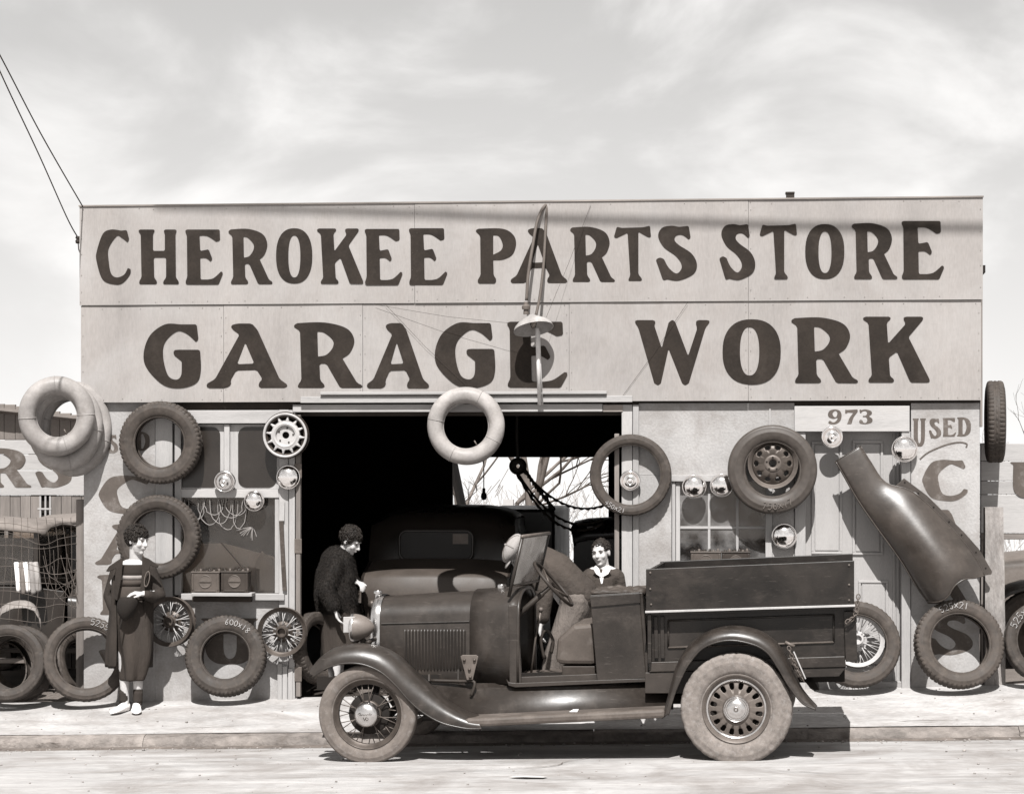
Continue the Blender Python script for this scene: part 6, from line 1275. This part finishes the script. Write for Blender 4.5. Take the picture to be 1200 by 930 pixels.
chainm(b, [(-.10, .02, 1.185, .048), (-.175, .05, .97, .038), (-.115, .0, .84, .03)]); chainm(b, [(.165, .02, 1.185, .048), (.25, .02, .97, .038), (.165, -.14, .985, .028)])
hand(b, (.165, -.145, .985), (-1, -.25, .10), (.1, -.2, 1), 1.0, .42, -1); hand(b, (-.10, .03, .84), (.2, .1, -1), (0, -1, 0), .95, .5, 1)
union(b, 'body', 'skin', PW, .0065); facebits(PW, Mx); hairm(PW, Mx, 800, .007, .016, .015, 2)
loft([(.94, .02, .02, .125, .11), (.86, .02, .02, .150, .13), (.7, .03, .02, .160, .14), (.5, .045, .02, .150, .135), (.36, .045, .02, .112, .115), (.255, .03, .02, .090, .105)], 'skirt', 'skirt_cloth', PW, fold=.16, nf=5, seed=1.3, n=64)
loft([(1.225, .035, .01, .118, .092), (1.19, .035, .01, .140, .106), (1.135, .03, .01, .142, .114)], 'jumper_yoke', 'jumper_dark', PW, sol=.008)
loft([(1.135, .03, .01, .143, .115), (1.10, .03, .01, .139, .113)], 'jumper_stripe', 'jumper_light', PW, sol=.009, sub=0)
loft([(1.10, .03, .01, .138, .112), (1.045, .025, .01, .130, .108)], 'jumper_band', 'jumper_mid', PW, sol=.008, sub=0)
loft([(1.045, .025, .01, .131, .109), (.99, .02, .01, .133, .112), (.93, .02, .015, .138, .118)], 'jumper_waist', 'jumper_mid', PW, sol=.010)
loft([(1.235, .035, .03, .115, .085, 62, 298), (1.20, .03, .03, .165, .115, 52, 304), (1.10, .025, .03, .178, .145, 48, 314), (.95, .02, .03, .172, .155, 46, 322), (.75, .01, .03, .178, .165, 54, 331), (.55, .0, .03, .186, .172, 62, 336), (.36, -.005, .03, .180, .17, 74, 337)], 'coat', 'coat_cloth', PW, a0=50, a1=310, fold=.11, nf=8, seed=.4, n=64)
sl = MB(); chainm(sl, [(-.105, .03, 1.180, .058), (-.145, .05, 1.07, .054), (-.180, .05, .96, .051), (-.140, .02, .87, .047), (-.115, .0, .83, .045)]); union(sl, 'sleeve', 'coat_cloth', PW, .007, 3)
sl = MB(); chainm(sl, [(.170, .03, 1.180, .058), (.215, .03, 1.07, .056), (.255, .02, .965, .053), (.225, -.07, .955, .048), (.185, -.13, .975, .043)]); union(sl, 'sleeve', 'coat_cloth', PW, .007, 3)
def lapel(px, y0, nm='lapel'):
    mb = MB(); mb.prism([((x-151)*k1_, (826-y)*k1_) for x, y in px], y0, y0+.012); return mb.build(nm, 'coat_cloth', PW, bev=.005)
lp = lapel([(172, 639), (180, 642), (192, 650), (191, 653), (182, 650), (179, 665), (174, 690), (168.5, 690), (171.5, 662)], -.135); lp = lapel([(149, 640), (141, 645), (132, 651), (128, 657), (131, 658), (140, 654), (137, 690), (142, 692), (147.5, 662)], -.135)
mb = MB(); mb.m = Matrix.Translation(((180-151)*k1_, -.155, (826-666)*k1_)) @ Matrix.Rotation(R_(8), 4, 'Y'); mb.lathe([(.001, -.006), (.8, -.006), (1.0, 0)], 24); mb.v = [(x, y, z) for x, y, z in mb.v]; q = mb
mb = MB(); c_ = Vector(((179-151)*k1_, -.16, (826-666)*k1_)); mb.tube([c_+Vector((.020*math.cos(a)+.01*math.sin(a), 0, .062*math.sin(a))) for a in [2*math.pi*j/24 for j in range(24)]], .005, 6, closed=True); mb.build('coat_badge', 'steel_grey', PW, smooth=True)
mb = MB(); rows = []
for z, w_, d_, dx in ((.965, .05, .03, .02), (.955, .075, .05, .015), (.92, .088, .06, .01), (.86, .085, .06, .0), (.81, .06, .045, -.005), (.775, .025, .02, -.01), (.765, .006, .006, -.01)):
    rows.append([Vector((.03+dx+w_*math.cos(a)*(1+.08*math.sin(3*a)), -.20+d_*math.sin(a), z)) for a in [2*math.pi*j/20 for j in range(20)]])
mb.grid(rows, cu=True, cap=True); ht = mb.build('hat', 'felt', None, smooth=True, sub=1); ht.location = PW.location; tag(ht, 'soft dark felt hat held at the waist by the standing woman', 'hat')
mb = MB(); mb.tube([Vector((.0, -.21, .79)), Vector((-.01, -.215, .74)), Vector((-.02, -.21, .70))], .008, 6); mb.build('ribbon', 'felt', ht)
for x, tw in ((-.045, -.35), (.072, .25)):
    mb = MB(); mb.m = Matrix.Translation((x, -.03, 0)) @ Matrix.Rotation(tw, 4, 'Z'); rows = []
    for y, w_, h_ in ((.085, .025, .07), (.06, .034, .085), (.02, .034, .085), (-.03, .038, .06), (-.08, .044, .045), (-.12, .042, .034), (-.15, .028, .022), (-.16, .008, .01)):
        rows.append([Vector((w_*math.cos(a), y, max(.0, h_*.5+h_*.52*math.sin(a)))) for a in [2*math.pi*j/14 for j in range(14)]])
    mb.grid(rows, cu=True, cap=True); mb.build('shoe', 'shoe_white', PW, smooth=True, sub=1)
    mb = MB(); chainm(mb, [(x+.0, .012, .075, .040), (x+.0, .02, .165, .043)]); mb.build('sock', 'coat_cloth', PW, smooth=True)
# ---- woman in a fur coat inside the bay
Y2 = .42; o = W(400, 812, Y2)
PF = thing('person', 'woman in a dark fur coat inside the bay, head bowed over her hands', 'person', (o.x, Y2, gz(o.x)), (0, 0, 0), 'people at the garage')
b = MB(); Mx = headm(b, Vector((.085, -.02, 1.315)), R_(72), R_(30), .98, (-.0, .0, 1.15), 0)
chainm(b, [(-.03, .0, .80, .12), (-.04, .0, .95, .115), (-.03, .0, 1.08, .12)])
for q in (-1, 1):
    chainm(b, [(-.03, q*.08, .78, .085), (-.02, q*.08, .43, .052), (-.04, q*.08, .08, .036)]); chainm(b, [(-.04, q*.08, .06, .036), (.07, q*.08, .035, .028)])
chainm(b, [(-.02, -.14, 1.11, .05), (-.09, -.20, .90, .042), (-.03, -.22, .74, .034)]); chainm(b, [(-.0, .14, 1.11, .05), (.02, .16, .90, .042), (.13, -.02, .955, .028)])
hand(b, (-.015, -.22, .735), (.25, -.1, -1), (-1, 0, 0), 1, .35, 1); hand(b, (.13, -.03, .955), (.6, -.6, -.1), (0, 0, 1), 1, .6, -1)
union(b, 'body', 'skin', PF, .0065); facebits(PF, Mx); hairm(PF, Mx, 700, .007, .015, .012, 5)
fur = MB(); chainm(fur, [(-.03, 0, 1.12, .15), (-.04, 0, 1.0, .18), (-.04, 0, .85, .19), (-.04, 0, .76, .18)], 16); chainm(fur, [(-.02, -.14, 1.10, .075), (-.10, -.20, .90, .078), (-.03, -.22, .77, .065)]); chainm(fur, [(-.0, .14, 1.10, .075), (.03, .16, .92, .078), (.10, .02, .95, .065)])
chainm(fur, [(-.06, .08, 1.19, .05), (-.06, -.07, 1.19, .055), (.05, -.10, 1.12, .05), (.09, -.09, 1.0, .045)])
fc = union(fur, 'fur_coat', 'fur', PF, .012, 2)
rn = random.Random(6); tf = MB(); vs = fc.data.vertices
for k in range(9000):
    v = vs[rn.randrange(len(vs))]; d = (v.normal+Vector((0, 0, -.8))+Vector((rn.uniform(-.5, .5), rn.uniform(-.5, .5), 0))).normalized(); l = rn.uniform(.010, .026); u = d.orthogonal().normalized()*.0022; w_ = d.cross(u).normalized()*.0022
    tf.add([v.co+u, v.co-u*.5+w_, v.co-u*.5-w_, v.co+d*l], [(0, 1, 3), (1, 2, 3), (2, 0, 3)])
tag(tf.build('fur_tufts', 'fur', PF), kind='stuff')
loft([(.80, -.04, 0, .17, .16), (.6, -.03, 0, .16, .15), (.4, -.03, 0, .145, .14), (.28, -.03, 0, .14, .135)], 'skirt', 'skirt_cloth', PF, fold=.07, nf=7)
for q in (-.08, .08):
    mb = MB(); chainm(mb, [(-.06, q, .05, .045), (.09, q, .03, .034)]); mb.build('shoe', 'shoe_dark', PF, smooth=True)
# ---- man bent over the far side of the truck
Y3 = -.80; o = W(660, 834, Y3)
PM = thing('person', 'man in a grey suit and pale cap bending into the truck cab', 'person', (o.x, Y3, walk_z(o.x, Y3)), (0, 0, 0), 'people at the garage')
b = MB(); Mx = headm(b, Vector((-.36, -.02, 1.295)), R_(-78), R_(62), 1.0, (-.22, .0, 1.27), 0)
chainm(b, [(.10, 0, .92, .13), (-.02, 0, 1.10, .14), (-.18, 0, 1.23, .13)])
for q, s_ in ((-1, 1), (1, 1)): chainm(b, [(-.19, q*.08, 1.22, .07), (-.20, q*.17, 1.19, .055)])
chainm(b, [(-.20, -.17, 1.19, .05), (-.13, -.22, .95, .042), (-.16, -.24, .76, .032)]); chainm(b, [(-.20, .17, 1.19, .05), (-.32, .16, .98, .042), (-.40, .02, .86, .032)])
chainm(b, [(.11, .08, .88, .10), (.05, .10, .47, .06), (.10, .09, .09, .045)]); chainm(b, [(.08, -.08, .87, .10), (-.06, -.09, .48, .062), (-.12, -.07, .09, .045)])
chainm(b, [(.10, .09, .06, .04), (-.06, .09, .035, .03)]); chainm(b, [(-.12, -.07, .06, .04), (-.28, -.08, .035, .03)])
hand(b, (-.16, -.24, .755), (-.1, -.1, -1), (-1, 0, 0), 1.05, .4, 1); hand(b, (-.40, .02, .86), (-.6, -.5, -.5), (0, 0, 1), 1.05, .5, 1)
union(b, 'body', 'skin', PM, .007); facebits(PM, Mx); hairm(PM, Mx, 90, .008, .012, -.004, 9, zmin=-.06, curl=False)
jk = MB(); chainm(jk, [(.13, 0, .985, .140), (.05, 0, 1.06, .140), (-.06, 0, 1.16, .150), (-.18, 0, 1.235, .130), (-.25, 0, 1.265, .085)], 18)
chainm(jk, [(.10, -.07, .99, .115), (-.1, -.07, 1.16, .115)], 14); chainm(jk, [(.10, .07, .99, .115), (-.1, .07, 1.16, .115)], 14)
chainm(jk, [(-.19, -.16, 1.18, .085), (-.13, -.22, .97, .068), (-.15, -.235, .80, .06)]); chainm(jk, [(-.19, .16, 1.18, .085), (-.31, .16, 1.0, .068), (-.38, .05, .89, .06)])
chainm(jk, [(.09, -.06, .93, .12), (.15, -.05, .95, .115), (.17, .03, .96, .115), (.10, .06, .93, .12)], 14)
union(jk, 'jacket', 'suit', PM, .010, 4)
tr = MB(); chainm(tr, [(.11, .07, .89, .135), (.08, .09, .66, .105), (.05, .10, .47, .09), (.09, .09, .12, .085)], 14); chainm(tr, [(.10, -.07, .88, .125), (.02, -.09, .68, .105), (-.06, -.09, .48, .09), (-.12, -.07, .12, .085)], 14); chainm(tr, [(.10, .07, .92, .13), (.10, -.07, .92, .13)])
union(tr, 'trousers', 'trousers', PM, .010, 4)
mb = MB(); mb.m = Mx; mb.ball((0, .015, .062), (.108, .130, .062), 22, 12); mb.ball((0, .02, .030), (.086, .104, .060), 20, 10); mb.ball((0, -.105, .036), (.072, .05, .012), 16, 8); mb.ball((0, .015, .124), .010); cpo = mb.build('cap', 'cap_cloth', PM, smooth=True)
for q in (0, 60, 120):
    mb = MB(); mb.m = Mx; mb.tube([(.109*math.cos(R_(q))*math.sin(t), .015+.131*math.sin(R_(q))*math.sin(t), .062+.063*math.cos(t)) for t in [lerp(-1.5, 1.5, k/12) for k in range(13)]], .0022, 5); mb.build('cap_seam', 'suit', cpo)
for p, q in (((.11, .09, .045), (-.07, .09, .032)), ((-.11, -.07, .045), (-.29, -.08, .032))):
    mb = MB(); chainm(mb, [(*p, .05), (*q, .038)]); mb.build('shoe', 'shoe_dark', PM, smooth=True)
# ---- boy at the right edge of the bay
Y4 = -.2; o = W(705, 818, Y4)
PB_ = thing('person', 'boy with dark hair and white collar standing behind the truck cab', 'person', (o.x, Y4, walk_z(o.x, Y4)), (0, 0, 0), 'people at the garage')
b = MB(); Mx = headm(b, Vector((-.005, -.01, 1.205)), R_(-18), R_(4), .95, (.01, .02, 1.08), R_(-6))
chainm(b, [(0, .01, .72, .10), (0, .01, .88, .10), (.01, .01, 1.0, .105)])
for q in (-1, 1):
    chainm(b, [(.01+q*.05, .01, 1.05, .045), (.01+q*.12, .01, 1.02, .045), (.01+q*.15, .02, .82, .036), (.01+q*.13, -.02, .64, .027)])
    chainm(b, [(q*.06, .01, .72, .08), (q*.06, .0, .38, .05), (q*.06, .02, .07, .036)]); chainm(b, [(q*.06, .02, .05, .034), (q*.07, -.11, .03, .026)])
    hand(b, (.01+q*.13, -.02, .64), (0, -.1, -1), (0, -1, 0), .85, .4, q)
union(b, 'body', 'skin', PB_, .0065); facebits(PB_, Mx); hairm(PB_, Mx, 260, .006, .010, -.004, 12, zmin=.01, curl=False, front=.06)
jk = MB(); chainm(jk, [(0, .01, .70, .125), (0, .01, .85, .12), (.01, .01, .98, .12)], 16); b2 = [(.01, .01, 1.02, .10)]; chainm(jk, [(-.09, .01, 1.0, .075), (.11, .01, 1.0, .075)])
for q in (-1, 1): chainm(jk, [(.01+q*.12, .01, 1.0, .062), (.01+q*.155, .02, .83, .052), (.01+q*.135, -.01, .68, .046)])
union(jk, 'jacket', 'suit', PB_, .009, 3)
tr = MB()
for q in (-1, 1): chainm(tr, [(q*.055, .01, .72, .095), (q*.06, .0, .38, .07), (q*.06, .02, .10, .062)])
chainm(tr, [(-.05, .01, .73, .09), (.05, .01, .73, .09)]); union(tr, 'trousers', 'trousers', PB_, .01, 3)
for q in (-1, 1):
    mb = MB(); mb.prism([(.005, 1.00), (q*.015, 1.075), (q*.055+.01, 1.10), (q*.075+.01, 1.075), (q*.05+.01, 1.03)], -.118, -.108); mb.build('collar', 'shirt_white', PB_, bev=.003)
    mb = MB(); chainm(mb, [(q*.06, .02, .045, .045), (q*.072, -.12, .03, .034)]); mb.build('shoe', 'shoe_dark', PB_, smooth=True)
mb = MB(); mb.prism([(.0, .95), (.012, .95), (.03, 1.04), (-.02, 1.04)], -.112, -.106); mb.build('shirt_front', 'shirt_white', PB_, bev=.003)
